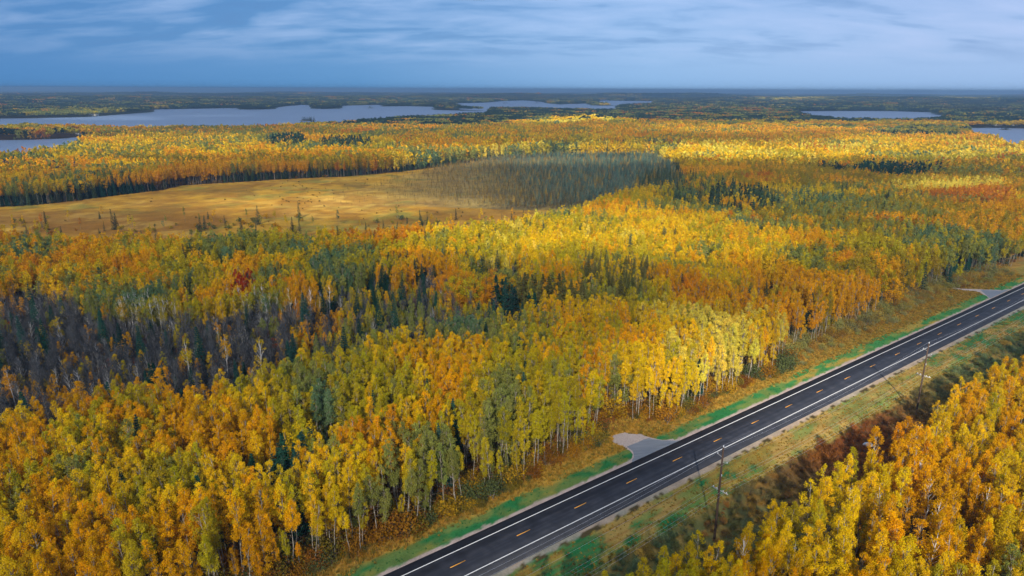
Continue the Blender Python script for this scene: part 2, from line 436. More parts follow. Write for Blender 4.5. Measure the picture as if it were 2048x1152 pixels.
# meadow as its own fine sheet
def build_meadow():
    lo = MEADOW.min(0) ; hi = MEADOW.max(0)
    st = 2.5
    gx = np.arange(lo[0], hi[0] + st, st); gy = np.arange(lo[1], hi[1] + st, st)
    X, Y = np.meshgrid(gx, gy); x = X.ravel(); y = Y.ravel()
    wob = (fbm(x, y, 22, 3, 77) - 0.5) * 26
    ins = inpoly(x + wob, y + wob * 0.7, MEADOW)
    nx = len(gx)
    i = (np.arange(len(gy) - 1)[:, None] * nx + np.arange(nx - 1)[None]).ravel()
    keep = ins[i] & ins[i + 1] & ins[i + nx] & ins[i + nx + 1]
    i = i[keep]
    F = np.stack([i, i + 1, i + nx + 1, i + nx], 1)
    used, inv = np.unique(F, return_inverse=True); F = inv.reshape(-1, 4); x = x[used]; y = y[used]
    a = fbm(x, y * 1.3, 110, 5, 31, .6); b = fbm(x, y, 22, 5, 33, .65); c3 = fbm(x, y, 7, 3, 35)
    px, py, _ = PR(x, y, 0.0)
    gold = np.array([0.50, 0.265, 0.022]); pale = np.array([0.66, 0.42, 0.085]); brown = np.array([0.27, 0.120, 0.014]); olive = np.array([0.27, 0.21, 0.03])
    col = np.tile(gold, (len(x), 1))
    def mx(w, k): 
        nonlocal col
        w = np.clip(w, 0, 1)[:, None]; col = col * (1 - w) + k * w
    mx(sstep(0.48, 0.66, b), olive)
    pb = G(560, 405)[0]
    mx(sstep(0.50, 0.68, a) * np.exp(-((px - 560) / 330) ** 2 - ((py - 402) / 30) ** 2) * 1.3, pale)  # sunlit pool in the middle of the meadow, put into the colour
    mx(sstep(0.42, 0.62, fbm(x, y * 1.2, 80, 5, 39, .6)) * (0.35 + 0.65 * sstep(405, 440, py)), brown)
    mx(sstep(0.50, 0.60, fbm(x, y * 1.2, 36, 5, 36, .6)) * 0.28, pale)
    mx(sstep(0.52, 0.62, fbm(x, y * 1.1, 30, 5, 38, .6)) * 0.6, brown)
    mx(sstep(0.58, 0.70, c3) * 0.5, brown * 0.8)
    bog = inpoly(x, y, BOG); mx(bog * 0.6 * sstep(680, 980, px), np.array([0.16, 0.155, 0.075]))
    z = -0.25 + (b - 0.5) * 0.12
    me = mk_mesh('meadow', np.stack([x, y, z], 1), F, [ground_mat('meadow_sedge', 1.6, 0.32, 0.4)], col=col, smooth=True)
    link('meadow', me, kind='structure')
build_meadow()

# verge: fine sheet along the road, coloured by what grows there
def build_verge():
    ds, dt = 1.0, 0.5
    s = np.arange(S0, 420, ds); t = np.arange(-60, 45, dt)
    Sg, Tg = np.meshgrid(s, t); s_ = Sg.ravel(); t_ = Tg.ravel()
    x, y = XY(s_, t_)
    z = ground_z(x, y)
    edge = (s_ < S0 + 2) | (s_ > 417) | (t_ < -58) | (t_ > 43)
    z = np.where(edge, -1.6, z)
    nA = fbm(s_, t_ * 3.0, 9, 4, 41); nB = fbm(s_, t_ * 1.6, 4.0, 4, 43); nC = fbm(s_, t_, 1.6, 2, 45); nD = fbm(s_, t_ * 6.0, 30, 3, 47)
    nE = fbm(s_, t_, 30, 3, 49)
    litter = np.array([0.21, 0.085, 0.018]); straw = np.array([0.44, 0.245, 0.035]); tan = np.array([0.36, 0.235, 0.06]); brownred = np.array([0.13, 0.040, 0.012])
    green = np.array([0.020, 0.140, 0.040]); lgreen = np.array([0.06, 0.20, 0.045]); olive = np.array([0.19, 0.145, 0.022]); darkg = np.array([0.03, 0.055, 0.022])
    gravel = np.array([0.40, 0.31, 0.27])
    col = np.tile(litter, (len(s_), 1))
    def mx(w, k):
        nonlocal col
        w = np.clip(w, 0, 1)[:, None]; col = col * (1 - w) + k * w
    # left verge
    Lm = (t_ > 0)
    fe = 15 + 3 * sstep(30, 50, s_) - 2.5 * sstep(60, 66, s_) + 4 * sstep(120, 260, s_)
    mx(Lm * (1 - sstep(fe - 0.5, fe + 2.5, t_ + (nA - 0.5) * 3)), straw)
    far_ = Lm * sstep(115, 145, s_) * sstep(10, 13, t_ + (nA - .5) * 4)
    mx(far_ * 0.75, np.array([0.30, 0.19, 0.04])); mx(far_ * sstep(0.45, 0.6, nA) * .8, np.array([0.18, 0.15, 0.045])); mx(far_ * sstep(0.52, 0.66, nB) * .7, np.array([0.22, 0.085, 0.02]))
    mx(Lm * (1 - sstep(fe - 1, fe + 1, t_)) * sstep(0.46, 0.6, nB) * 0.75, olive); mx(Lm * sstep(0.45, 0.6, nD) * 0.4, litter * 0.9)
    mx(Lm * sstep(60, 110, s_) * (t_ < fe) * 0.45, np.array([0.26, 0.21, 0.035]))
    wide = 10.8 + 1.2 * sstep(90, 140, s_)
    gm = Lm * (1 - sstep(wide - 0.6, wide + 1.0, t_ + (nA - 0.5) * 3.0))
    pale_w = sstep(70, 130, s_)[:, None]  # weight of the paler green farther along the road
    w = (gm * (0.75 + 0.25 * sstep(0.35, 0.55, nB)))[:, None]
    gcol = green * (1 - pale_w * 0.5) + lgreen * pale_w * 0.5
    col = col * (1 - w) + gcol * w
    mx(gm * sstep(0.56, 0.68, nA) * (0.2 + 0.5 * pale_w[:, 0]), straw * 0.9)
    # right verge
    Rm = (t_ < 0)
    mx(Rm * sstep(-19, -16, t_ + (nA - 0.5) * 3), tan)
    mx(Rm * sstep(-19, -16, t_) * sstep(0.42, 0.58, nD) * 0.75, olive * 1.15)
    mx(Rm * sstep(-19, -16, t_ + (nA - .5) * 4) * sstep(0.46, 0.60, nE * 0.5 + nB * 0.5) * (1 - 0.55 * sstep(60, 90, s_) * (1 - sstep(150, 190, s_))), green * 1.05)
    mx(Rm * sstep(-20, -16, t_) * sstep(0.60, 0.7, nA) * 0.5, lgreen)
    for tl in (-9.7, -12.4, -13.9):                                  # mower and wheel tracks
        mx(Rm * np.exp(-((t_ - tl - (nD - .5) * 1.4) / 0.30) ** 2) * 0.4, brownred * 1.6)
    bel = Rm * (1 - sstep(-19, -16, t_ + (nA - 0.5) * 3))
    mx(bel, np.array([0.26, 0.17, 0.04])); mx(bel * sstep(0.45, 0.6, nB), np.array([0.13, 0.14, 0.045]))
    redz = np.exp(-((s_ - 92) / 38) ** 2); mx(bel * redz * 0.9, brownred)
    # shoulders
    for side in (1, -1):
        tt = t_ * side; e0 = 5.6 if side > 0 else 6.5; e1 = e0 + (1.15 if side > 0 else 1.5)
        w = (tt > 0) * sstep(e0 - 1.0, e0 - 0.5, tt) * (1 - sstep(e1 - 0.25, e1 + 0.25, tt + (nC - 0.5) * 1.3))
        mx(w * (1.0 if side > 0 else 0.7), gravel * (0.85 + 0.3 * nC[:, None]))
    mx((t_ < -7.4) & (t_ > -8.6) & (nC > 0.62), np.array([0.07, 0.05, 0.02]))
    nx = len(s)
    i = (np.arange(len(t) - 1)[:, None] * nx + np.arange(nx - 1)[None]).ravel()
    F = np.stack([i, i + 1, i + nx + 1, i + nx], 1)
    me = mk_mesh('road_verge', np.stack([x, y, z], 1), F, [M_GROUND], col=col, smooth=True)
    link('road_verge', me, kind='structure')
build_verge()

# ------------------------------------------------------------------ road
def strip(name, s0, s1, t0, t1, z0, z1, m, parent=None, step=None, **props):
    V, F = boxm(s0, s1, t0, t1, z0, z1)
    x, y = XY(V[:, 0], V[:, 1]); me = mk_mesh(name, np.stack([x, y, V[:, 2]], 1), F, [m])
    return link(name, me, parent, **props)

def asphalt():
    m, nt, o = mat('new_asphalt'); L = nt.links.new
    tc = nt.nodes.new('ShaderNodeTexCoord'); mp = nt.nodes.new('ShaderNodeMapping'); mp.vector_type = 'TEXTURE'
    mp.inputs['Rotation'].default_value = (0, 0, ROAD_ANG); L(tc.outputs['Object'], mp.inputs[0])
    sc = nt.nodes.new('ShaderNodeMapping'); sc.inputs['Scale'].default_value = (0.012, 1.1, 1); L(mp.outputs[0], sc.inputs[0])
    n1 = nt.nodes.new('ShaderNodeTexNoise'); n1.inputs['Scale'].default_value = 1.0; n1.inputs['Detail'].default_value = 5; L(sc.outputs[0], n1.inputs['Vector'])
    n2 = nt.nodes.new('ShaderNodeTexNoise'); n2.inputs['Scale'].default_value = 0.35; n2.inputs['Detail'].default_value = 6; L(tc.outputs['Object'], n2.inputs['Vector'])
    n3 = nt.nodes.new('ShaderNodeTexNoise'); n3.inputs['Scale'].default_value = 25; n3.inputs['Detail'].default_value = 2; L(tc.outputs['Object'], n3.inputs['Vector'])
    s = math_n(nt, 'ADD', math_n(nt, 'MULTIPLY', n1.outputs[0], 0.5), math_n(nt, 'MULTIPLY', n2.outputs[0], 0.5))
    s = math_n(nt, 'ADD', s, math_n(nt, 'MULTIPLY', math_n(nt, 'SUBTRACT', n3.outputs[0], 0.5), 0.15))
    r = ramp(nt, [(0.33, (0.010, 0.012, 0.019)), (0.5, (0.020, 0.022, 0.032)), (0.66, (0.040, 0.042, 0.055))]); L(s, r.inputs[0])
    b = nt.nodes.new('ShaderNodeBsdfPrincipled'); L(r.outputs[0], b.inputs['Base Color'])
    b.inputs['Roughness'].default_value = 0.62; b.inputs['Specular IOR Level'].default_value = 0.35
    L(b.outputs[0], o.inputs[0]); return m
M_ASPH = asphalt()
M_WHITE = simple('white_road_paint', (0.62, 0.63, 0.64), (0.82, 0.82, 0.82), 3.0, 0.6)
M_YELL = simple('yellow_road_paint', (0.80, 0.30, 0.02), (0.88, 0.42, 0.04), 3.0, 0.6)
M_GRAV = simple('gravel', (0.28, 0.22, 0.20), (0.46, 0.38, 0.34), 3.0, 0.95, 0.5, 8)
M_OLDASPH = simple('weathered_asphalt', (0.115, 0.135, 0.165), (0.19, 0.205, 0.235), 0.8, 0.8, 0.1, 6, stretch=(6, 1, 1), rotz=0.2)
M_RUMBLE = simple('rumble_groove', (0.008, 0.009, 0.012), (0.012, 0.013, 0.018), 2.0, 0.8)

road = strip('road', S0, S1, -6.55, 5.75, -0.30, 0.0, M_ASPH, kind='structure')
strip('edge_line', S0, S1, 3.42, 3.62, 0.002, 0.006, M_WHITE, road)
strip('edge_line', S0, S1, -3.72, -3.52, 0.002, 0.006, M_WHITE, road)
DS = [-28.9, -12.9, 3.2, 19.2, 35.5, 51.9, 68.1, 84.8, 101.4, 118.3, 134.9, 151.5, 169.1, 186.1, 203.4, 221.2, 239.0]
while DS[-1] < 420: DS.append(DS[-1] + 17.3)
dash0 = None
for s in DS:
    strip('centre_dash', s - 1.75, s + 1.75, -0.09, 0.13, 0.002, 0.006, M_YELL, road)
g = Geo()
for s in np.arange(-80, 330, 0.62):                                 # milled rumble strips outside both edge lines
    for t in (3.95, -4.05):
        V, F = boxm(s, s + 0.18, t - 0.15, t + 0.15, 0.001, 0.003); x, y = XY(V[:, 0], V[:, 1]); g.add(np.stack([x, y, V[:, 2]], 1), F)
link('rumble_strip', g.mesh('rumble_strip', [M_RUMBLE]), road, kind='stuff')
sheet('gravel_turnout', rough(T1_GRAVEL, .28, 1.2), -0.035, M_GRAV, kind='structure')
sheet('paved_turnout', rough(T1_PAVE, .10, 1.0), -0.018, M_OLDASPH, kind='structure')
sheet('gravel_track', rough(T2_GRAVEL, .15, 1.2), -0.035, M_GRAV, kind='structure')
sheet('paved_side_road', T2_PAVE, -0.018, M_OLDASPH, kind='structure')

# ------------------------------------------------------------------ lakes
def water():
    m, nt, o = mat('lake_water'); L = nt.links.new
    tc = nt.nodes.new('ShaderNodeTexCoord')
    b = nt.nodes.new('ShaderNodeBsdfPrincipled'); b.inputs['Base Color'].default_value = (0.17, 0.24, 0.38, 1)
    b.inputs['Roughness'].default_value = 0.35; b.inputs['IOR'].default_value = 1.33
    mp = nt.nodes.new('ShaderNodeMapping'); mp.inputs['Scale'].default_value = (0.10, 0.25, 1); L(tc.outputs['Object'], mp.inputs[0])
    n = nt.nodes.new('ShaderNodeTexNoise'); n.inputs['Scale'].default_value = 1.0; n.inputs['Detail'].default_value = 8; n.inputs['Roughness'].default_value = 0.7; L(mp.outputs[0], n.inputs['Vector'])
    bp = nt.nodes.new('ShaderNodeBump'); bp.inputs['Strength'].default_value = 0.6; bp.inputs['Distance'].default_value = 1.2
    L(n.outputs[0], bp.inputs['Height']); L(bp.outputs[0], b.inputs['Normal'])
    L(b.outputs[0], o.inputs[0]); return m
M_WATER = water()
for k, P in LAKES.items():
    # roughen the shoreline
    Q = []
    for i in range(len(P)):
        a, b = P[i], P[(i + 1) % len(P)]; n = 4
        for j in range(n):
            q = a + (b - a) * j / n; d = math.hypot(*q)
            Q.append(q + (0 if j == 0 else 1) * RNG.normal(size=2) * np.linalg.norm(b - a) * 0.025)
    sheet(k, np.array(Q), 0.25 - float((np.hypot(P[:, 0], P[:, 1]).min() ** 2) / 1.274e7), M_WATER, kind='structure')

# ------------------------------------------------------------------ tree prototypes
def lobes(rng, H, base, R, nl, rl, prof):
    """centres and radii of leaf clumps through a crown"""
    u = rng.uniform(0, 1, nl) ** 0.9
    z = base + (H - base) * u
    rr = R * prof(u) * np.sqrt(rng.uniform(0.05, 1, nl)) ; th = rng.uniform(0, 2 * math.pi, nl)
    return np.stack([rr * np.cos(th), rr * np.sin(th), z], 1), rl * rng.uniform(0.7, 1.3, nl) * (1 - 0.35 * u)

def cloud_leaves(rng, C, R, n, size, up=0.35, flat=1.25, hollow=0.45):
    k = rng.choice(len(C), n, p=(R ** 2) / (R ** 2).sum())
    d = rng.normal(size=(n, 3)); d /= np.linalg.norm(d, axis=1, keepdims=True)
    P = C[k] + d * (R[k] * rng.uniform(hollow, 1.05, n))[:, None] * np.array([1, 1, flat])
    V, F = quads(P, size, rng, 0.8, up)
    lv = rng.uniform(0, 1, len(C))[k] * 0.55 + rng.uniform(0, 1, n) * 0.45
    return V, F, np.repeat(lv, 4)

def trunk_path(rng, H, lean=0.4, n=5):
    z = np.linspace(0, H, n + 1); p = np.zeros((n + 1, 3)); p[:, 2] = z
    a = rng.uniform(0, 6.28); p[:, 0] = np.cos(a) * lean * (z / H) ** 1.5 + rng.normal(0, 0.08, n + 1) * (z > 0)
    p[:, 1] = np.sin(a) * lean * (z / H) ** 1.5 + rng.normal(0, 0.08, n + 1) * (z > 0); return p

def aspen(seed, leaves, size, H=19.0, base=8.0, R=2.1, stem=True, sides=5, prof=None, rl=0.95, nl=40, birch=False):
    rng = np.random.default_rng(seed)
    prof = prof or (lambda u: np.clip(1.35 * np.sqrt(np.clip(u + 0.10, 0, 1)) * (1 - u) ** 0.55 * 1.25, 0.12, 1))
    cr, tk = Geo(), Geo()
    if not stem: tk.add(*tubes([[0, 0, 0]], [[0, 0, H * .8]], 0.12, 0.05, 3))
    tp = trunk_path(rng, H * 0.95, rng.uniform(0.2, 1.4))
    C, R_ = lobes(rng, H, base, R, nl, rl, prof)
    off = np.interp(C[:, 2], tp[:, 2], tp[:, 0]); C[:, 0] += off; C[:, 1] += np.interp(C[:, 2], tp[:, 2], tp[:, 1])
    V, F, v = cloud_leaves(rng, C, R_, leaves, size, hollow=0.3)
    cr.add(V, F, 0, v)
    if stem:
        r = np.linspace(0.135, 0.03, len(tp)); V, F = tubes(tp[:-1], tp[1:], r[:-1], r[1:], sides); tk.add(V, F)
        if sides > 3:
            m = rng.permutation(len(C))[:22]
            z0 = np.maximum(C[m, 2] - rng.uniform(1.0, 2.4, len(m)), base * 0.85)
            p0 = np.stack([np.interp(z0, tp[:, 2], tp[:, 0]), np.interp(z0, tp[:, 2], tp[:, 1]), z0], 1)
            V, F = tubes(p0, C[m], 0.05, 0.015, 3); tk.add(V, F)
            k = 7; z0 = rng.uniform(base * 0.45, base, k); th = rng.uniform(0, 6.28, k); ln = rng.uniform(0.5, 1.6, k)   # dead lower twigs
            p0 = np.stack([np.interp(z0, tp[:, 2], tp[:, 0]), np.interp(z0, tp[:, 2], tp[:, 1]), z0], 1)
            V, F = tubes(p0, p0 + np.stack([ln * np.cos(th), ln * np.sin(th), ln * 0.25], 1), 0.03, 0.012, 3); tk.add(V, F)
        else:
            tk.add(*tubes(p0 := np.array([[0, 0, 0.0]]), np.array([[0, 0, 0.05]]), 0.1, 0.1, 3)) if False else None
    return cr, tk, (M_LEAF, M_BBARK if birch else M_ABARK)

def broad(seed, leaves, size, H=15.0, base=4.0, R=4.0, nl=46, rl=1.25, stem=True):
    return aspen(seed, leaves, size, H, base, R, stem, 5, lambda u: np.clip(np.sqrt(np.clip(1 - (2 * u - 0.9) ** 2 / 1.25, 0.02, 1)), 0.1, 1), rl, nl)[:2] + ((M_LEAF, M_DBARK),)

def spruce(seed, blades, size, H=14.0, R=2.0, thin=False, base=0.8):
    rng = np.random.default_rng(seed); cr, tk = Geo(), Geo()
    nw = int(H / (0.55 if blades > 300 else 0.9))
    C = []; V_ = []
    per = max(3, blades // nw)
    z = np.repeat(np.linspace(base, H * 0.985, nw), per); u = (z - base) / (H - base)
    n = len(z); th = rng.uniform(0, 6.28, n); rmax = R * (1 - u) ** 0.85 * rng.uniform(0.75, 1.1, n) + 0.12
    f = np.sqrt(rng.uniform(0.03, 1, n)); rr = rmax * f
    P = np.stack([rr * np.cos(th), rr * np.sin(th), z - 0.30 * rr + rng.normal(0, 0.08, n) + 0.12 * f * R], 1)
    # blades lie along the branch
    a = np.stack([np.cos(th), np.sin(th), np.full(n, -0.25)], 1); b = np.stack([-np.sin(th), np.cos(th), rng.uniform(-0.4, 0.4, n)], 1)
    s = size * rng.uniform(0.7, 1.3, n)[:, None] * (0.45 + 0.55 * (1 - u))[:, None]
    V = np.stack([P - a * s * .7, P - b * s * 0.33, P + a * s * .7, P + b * s * 0.33], 1).reshape(-1, 3)
    cr.add(V, np.arange(4 * n).reshape(-1, 4), 0, np.repeat(rng.uniform(0, 1, n) * 0.6 + 0.4 * f, 4))  # blades darken towards the trunk: inner crown shade put into the tint
    tk.add(*tubes([[0, 0, 0]], [[0, 0, H]], 0.15 if not thin else 0.09, 0.02, 4))
    if thin:
        k = 16; zz = rng.uniform(0.5, base + 1.5, k); th = rng.uniform(0, 6.28, k); ln = rng.uniform(0.3, 0.8, k)
        p0 = np.stack([0 * zz, 0 * zz, zz], 1); tk.add(*tubes(p0, p0 + np.stack([ln * np.cos(th), ln * np.sin(th), -0.1 * ln], 1), 0.03, 0.015, 3))
    return cr, tk, (M_NEEDLE, M_DBARK if not thin else M_GBARK)

def pine(seed, leaves, size, H=19.0, R=3.2):
    rng = np.random.default_rng(seed); cr, tk = Geo(), Geo(); C = []; Rr = []
    for zz in np.linspace(4.0, H, 16) + rng.uniform(-.5, .5, 16):
        zz = min(zz, H); u = (zz - 4) / (H - 4); k = rng.integers(3, 6); th = rng.uniform(0, 6.28) + np.arange(k) * 6.28 / k + rng.normal(0, .3, k)
        rr = R * (1 - u) ** 0.7 * rng.uniform(0.55, 1.0, k)
        for j in range(k):
            for q in (0.45, 0.8, 1.0):
                C.append((rr[j] * q * math.cos(th[j]), rr[j] * q * math.sin(th[j]), zz + 0.25 * rr[j] * q + rng.normal(0, .4))); Rr.append(0.62 * (1.05 - 0.4 * u))
    C = np.array(C); Rr = np.array(Rr)
    V, F, v = cloud_leaves(rng, C, Rr, leaves, size, 0.8, 0.5, 0.2); cr.add(V, F, 0, v)
    tk.add(*tubes([[0, 0, 0]], [[0, 0, H * 0.97]], 0.24, 0.04, 5))
    m = rng.permutation(len(C))[:24]; p0 = np.stack([0 * C[m, 0], 0 * C[m, 0], C[m, 2] - 0.4], 1); tk.add(*tubes(p0, C[m], 0.06, 0.02, 3))
    return cr, tk, (M_NEEDLE, M_DBARK)

def bare(seed, twigs, H=11.0, thick=0.10, white=False):
    rng = np.random.default_rng(seed); cr, tk = Geo(), Geo()
    tp = trunk_path(rng, H, rng.uniform(0.3, 1.2)); r = np.linspace(thick, 0.02, len(tp))
    tk.add(*tubes(tp[:-1], tp[1:], r[:-1], r[1:], 4))
    nb = max(6, twigs // 9)
    z0 = rng.uniform(H * 0.28, H * 0.92, nb); th = rng.uniform(0, 6.28, nb); ln = (0.30 * H * (1.1 - z0 / H) + 0.5) * rng.uniform(0.6, 1.1, nb)
    p0 = np.stack([np.interp(z0, tp[:, 2], tp[:, 0]), np.interp(z0, tp[:, 2], tp[:, 1]), z0], 1)
    p1 = p0 + np.stack([ln * 0.55 * np.cos(th), ln * 0.55 * np.sin(th), ln * 0.85], 1)
    tk.add(*tubes(p0, p1, 0.045, 0.018, 3))
    k = rng.integers(0, nb, twigs); f = rng.uniform(0.25, 1, twigs)[:, None]; q0 = p0[k] * (1 - f) + p1[k] * f
    d = rng.normal(size=(twigs, 3)) * 0.55 + np.array([0, 0, 0.8]) ; d /= np.linalg.norm(d, axis=1, keepdims=True)
    q1 = q0 + d * rng.uniform(0.4, 1.5, twigs)[:, None]
    V, F = tubes(q0, q1, 0.020, 0.012, 3); cr.add(V, F, 0, np.repeat(rng.uniform(0, 1, twigs), 6))
    return cr, tk, (M_TWIG, M_BBARK if white else M_GBARK)

def shrub(seed, leaves, size, H=2.2, R=1.6):
    rng = np.random.default_rng(seed); cr, tk = Geo(), Geo(); nl = 14
    th = rng.uniform(0, 6.28, nl); rr = R * np.sqrt(rng.uniform(0, 1, nl)) * 0.75
    C = np.stack([rr * np.cos(th), rr * np.sin(th), H * rng.uniform(0.35, 0.75, nl) * (1 - 0.35 * rr / R)], 1)
    V, F, v = cloud_leaves(rng, C, np.full(nl, R * 0.42), leaves, size); cr.add(V, F, 0, v)
    k = 14; p = np.stack([rng.normal(0, .2, k), rng.normal(0, .2, k), np.zeros(k)], 1)
    tk.add(*tubes(p, C, 0.03, 0.012, 3)); return cr, tk, (M_LEAF, M_GBARK)

PROTO = {}          # kind -> tier -> list of dict(mesh, crown, trunk)
def reg(kind, tier, gens, stem_in_far=True):
    L = PROTO.setdefault(kind, {}).setdefault(tier, [])
    for cr, tk, ms in gens:
        g = Geo()
        for V, F, A in zip(cr.V, cr.F, cr.A): g.V.append(V); g.F.append(F); g.M.append(np.zeros(len(F))); g.A.append(A)
        g.n = cr.n
        for V, F, A in zip(tk.V, tk.F, tk.A): g.V.append(V); g.F.append(F + cr.n); g.M.append(np.ones(len(F))); g.A.append(A)
        i = len(L)
        d = dict(mesh=g.mesh(f'{kind}_{tier}_{i}', ms))
        if tier == 'A':
            d['crown'] = cr.mesh(f'{kind}_crown_{i}', ms[:1]); d['trunk'] = tk.mesh(f'{kind}_trunk_{i}', ms[1:])
        L.append(d)

reg('aspen', 'A', [aspen(100 + i, 3600, 0.20, H=16.6 + (i * 0.7) % 2.4, base=7.2 + (i * 1.3) % 3.2, R=1.30 + 0.16 * (i * 3 % 5), nl=44 + 2 * i, rl=0.58) for i in range(14)])
reg('aspen', 'B', [aspen(130 + i, 1000, 0.40, H=16.0 + i * .45, base=6.6 + (i * 1.3) % 3, R=1.6 + 0.25 * (i % 3), sides=3, rl=0.8) for i in range(7)])
reg('aspen', 'C', [aspen(150 + i, 120, 1.45, H=14.5 + 1.3 * i, base=4.0, R=2.8, stem=False, nl=16, rl=1.3) for i in range(5)])
reg('maple', 'A', [broad(200 + i, 3000, 0.34, H=13 + 2 * i, R=3.2 + 0.5 * i) for i in range(3)])
reg('maple', 'B', [broad(210 + i, 700, 0.66, H=13 + 2 * i, R=3.4 + 0.4 * i) for i in range(3)])
reg('maple', 'C', [broad(220 + i, 120, 1.6, H=14 + i, R=4.0) for i in range(3)])
reg('spruce', 'A', [spruce(300 + i, 2400, 0.55, H=12 + 2.2 * i, R=2.0 + 0.25 * i) for i in range(4)])
reg('spruce', 'B', [spruce(310 + i, 600, 0.95, H=12 + 2.2 * i, R=2.0 + 0.25 * i) for i in range(4)])
reg('spruce', 'C', [spruce(320 + i, 120, 1.9, H=13 + 2 * i, R=2.3) for i in range(3)])
reg('pine', 'A', [pine(400 + i, 4200, 0.36, H=16 + 2.0 * i) for i in range(3)])
reg('pine', 'B', [pine(410 + i, 900, 0.75, H=17 + 1.5 * i) for i in range(3)])
reg('pine', 'C', [pine(420 + i, 130, 1.8, H=17 + 1.5 * i) for i in range(2)])
reg('bare', 'A', [bare(500 + i, 300, H=9 + i, white=(i == 3)) for i in range(7)])
reg('bare', 'B', [bare(510 + i, 120, H=9 + 1.2 * i) for i in range(5)])
reg('birch', 'A', [aspen(520 + i, 700, 0.30, H=17 + i, base=11, R=1.6, nl=22, rl=.75, birch=True) for i in range(3)])
reg('tamarack', 'A', [spruce(600 + i, 300, 0.55, H=9.5 + i, R=1.15 + .1 * i, thin=True, base=3.6 + i) for i in range(4)])
reg('tamarack', 'C', [spruce(610 + i, 60, 0.8, H=9.5 + i, R=0.9, thin=False, base=2.0) for i in range(3)])
reg('shrub', 'A', [shrub(700 + i, 650, 0.24, H=2.0 + 0.5 * i, R=1.5 + 0.25 * i) for i in range(4)])
reg('shrub', 'B', [shrub(710 + i, 120, 0.5, H=2.2 + 0.4 * i, R=1.6) for i in range(3)])

def clump(seed, n, span, hh, cs, q):
    """a patch of distant wood: separate crowns with their own depth"""
    rng = np.random.default_rng(seed); g = Geo()
    P = rng.uniform(-span / 2, span / 2, (n, 2)); h = hh * rng.uniform(0.75, 1.15, n); v = rng.uniform(0, 1, n)
    for i in range(n):
        d = rng.normal(size=(q, 3)); d[:, 2] = np.abs(d[:, 2]) * 1.1 - 0.15; d /= np.linalg.norm(d, axis=1, keepdims=True)
        C = np.array([P[i, 0], P[i, 1], h[i] - cs * 1.1]) + d * np.array([cs, cs, cs * 1.1]) * rng.uniform(0.8, 1.05, (q, 1))
        V, F = quads(C, cs * 0.95, rng, 0.9, 0.3); g.add(V, F, 0, v[i] * 0.7 + 0.3 * np.repeat(rng.uniform(0, 1, q), 4))
    return g, Geo(), (M_LEAF,)
def reg_clump(kind, tier, gens):
    L = PROTO.setdefault(kind, {}).setdefault(tier, [])
    for i, (g, _, ms) in enumerate(gens): L.append(dict(mesh=g.mesh(f'{kind}_{tier}_{i}', ms)))
reg_clump('wood', 'C2', [clump(800 + i, 12, 19, 17, 2.9, 16) for i in range(6)])
reg_clump('wood', 'D', [clump(810 + i, 26, 58, 16, 6.0, 18) for i in range(5)])
reg_clump('wood', 'E', [clump(820 + i, 34, 240, 17, 18.0, 10) for i in range(4)])

# ------------------------------------------------------------------ colours of the wood
C_ = dict(yellow=(0.79, 0.53, 0.008), gold=(0.79, 0.415, 0.003), ygreen=(0.53, 0.42, 0.014), green=(0.29, 0.30, 0.065), teal=(0.150, 0.235, 0.105),
          orange=(0.72, 0.32, 0.006), red=(0.45, 0.060, 0.012), olive=(0.42, 0.31, 0.016), pale=(0.80, 0.64, 0.080), brown=(0.20, 0.095, 0.020),
          dark=(0.018, 0.060, 0.042), dgreen=(0.025, 0.055, 0.035), fargreen=(0.045, 0.085, 0.055), grey=(0.098, 0.102, 0.106), rust=(0.58, 0.21, 0.008), purple=(0.17, 0.11, 0.10))
NAMES = list(C_); CARR = np.array([C_[k] for k in NAMES])
def mixv(**kw): return [(k, v) for k, v in kw.items()]
GEN = mixv(orange=.03, gold=.34, yellow=.28, ygreen=.18, green=.10)
LOWL = mixv(orange=.05, gold=.46, yellow=.22, ygreen=.19, green=.08)
MID = mixv(orange=.04, gold=.16, yellow=.26, ygreen=.34, green=.20)
TEAL = mixv(ygreen=.25, green=.45, teal=.30)
BRI = mixv(gold=.12, yellow=.5, pale=.2, ygreen=.18)
OLI = mixv(rust=.06, gold=.22, olive=.44, ygreen=.18, green=.10)
FARM = mixv(rust=.05, orange=.02, olive=.08, green=.17, fargreen=.40, dgreen=.28)
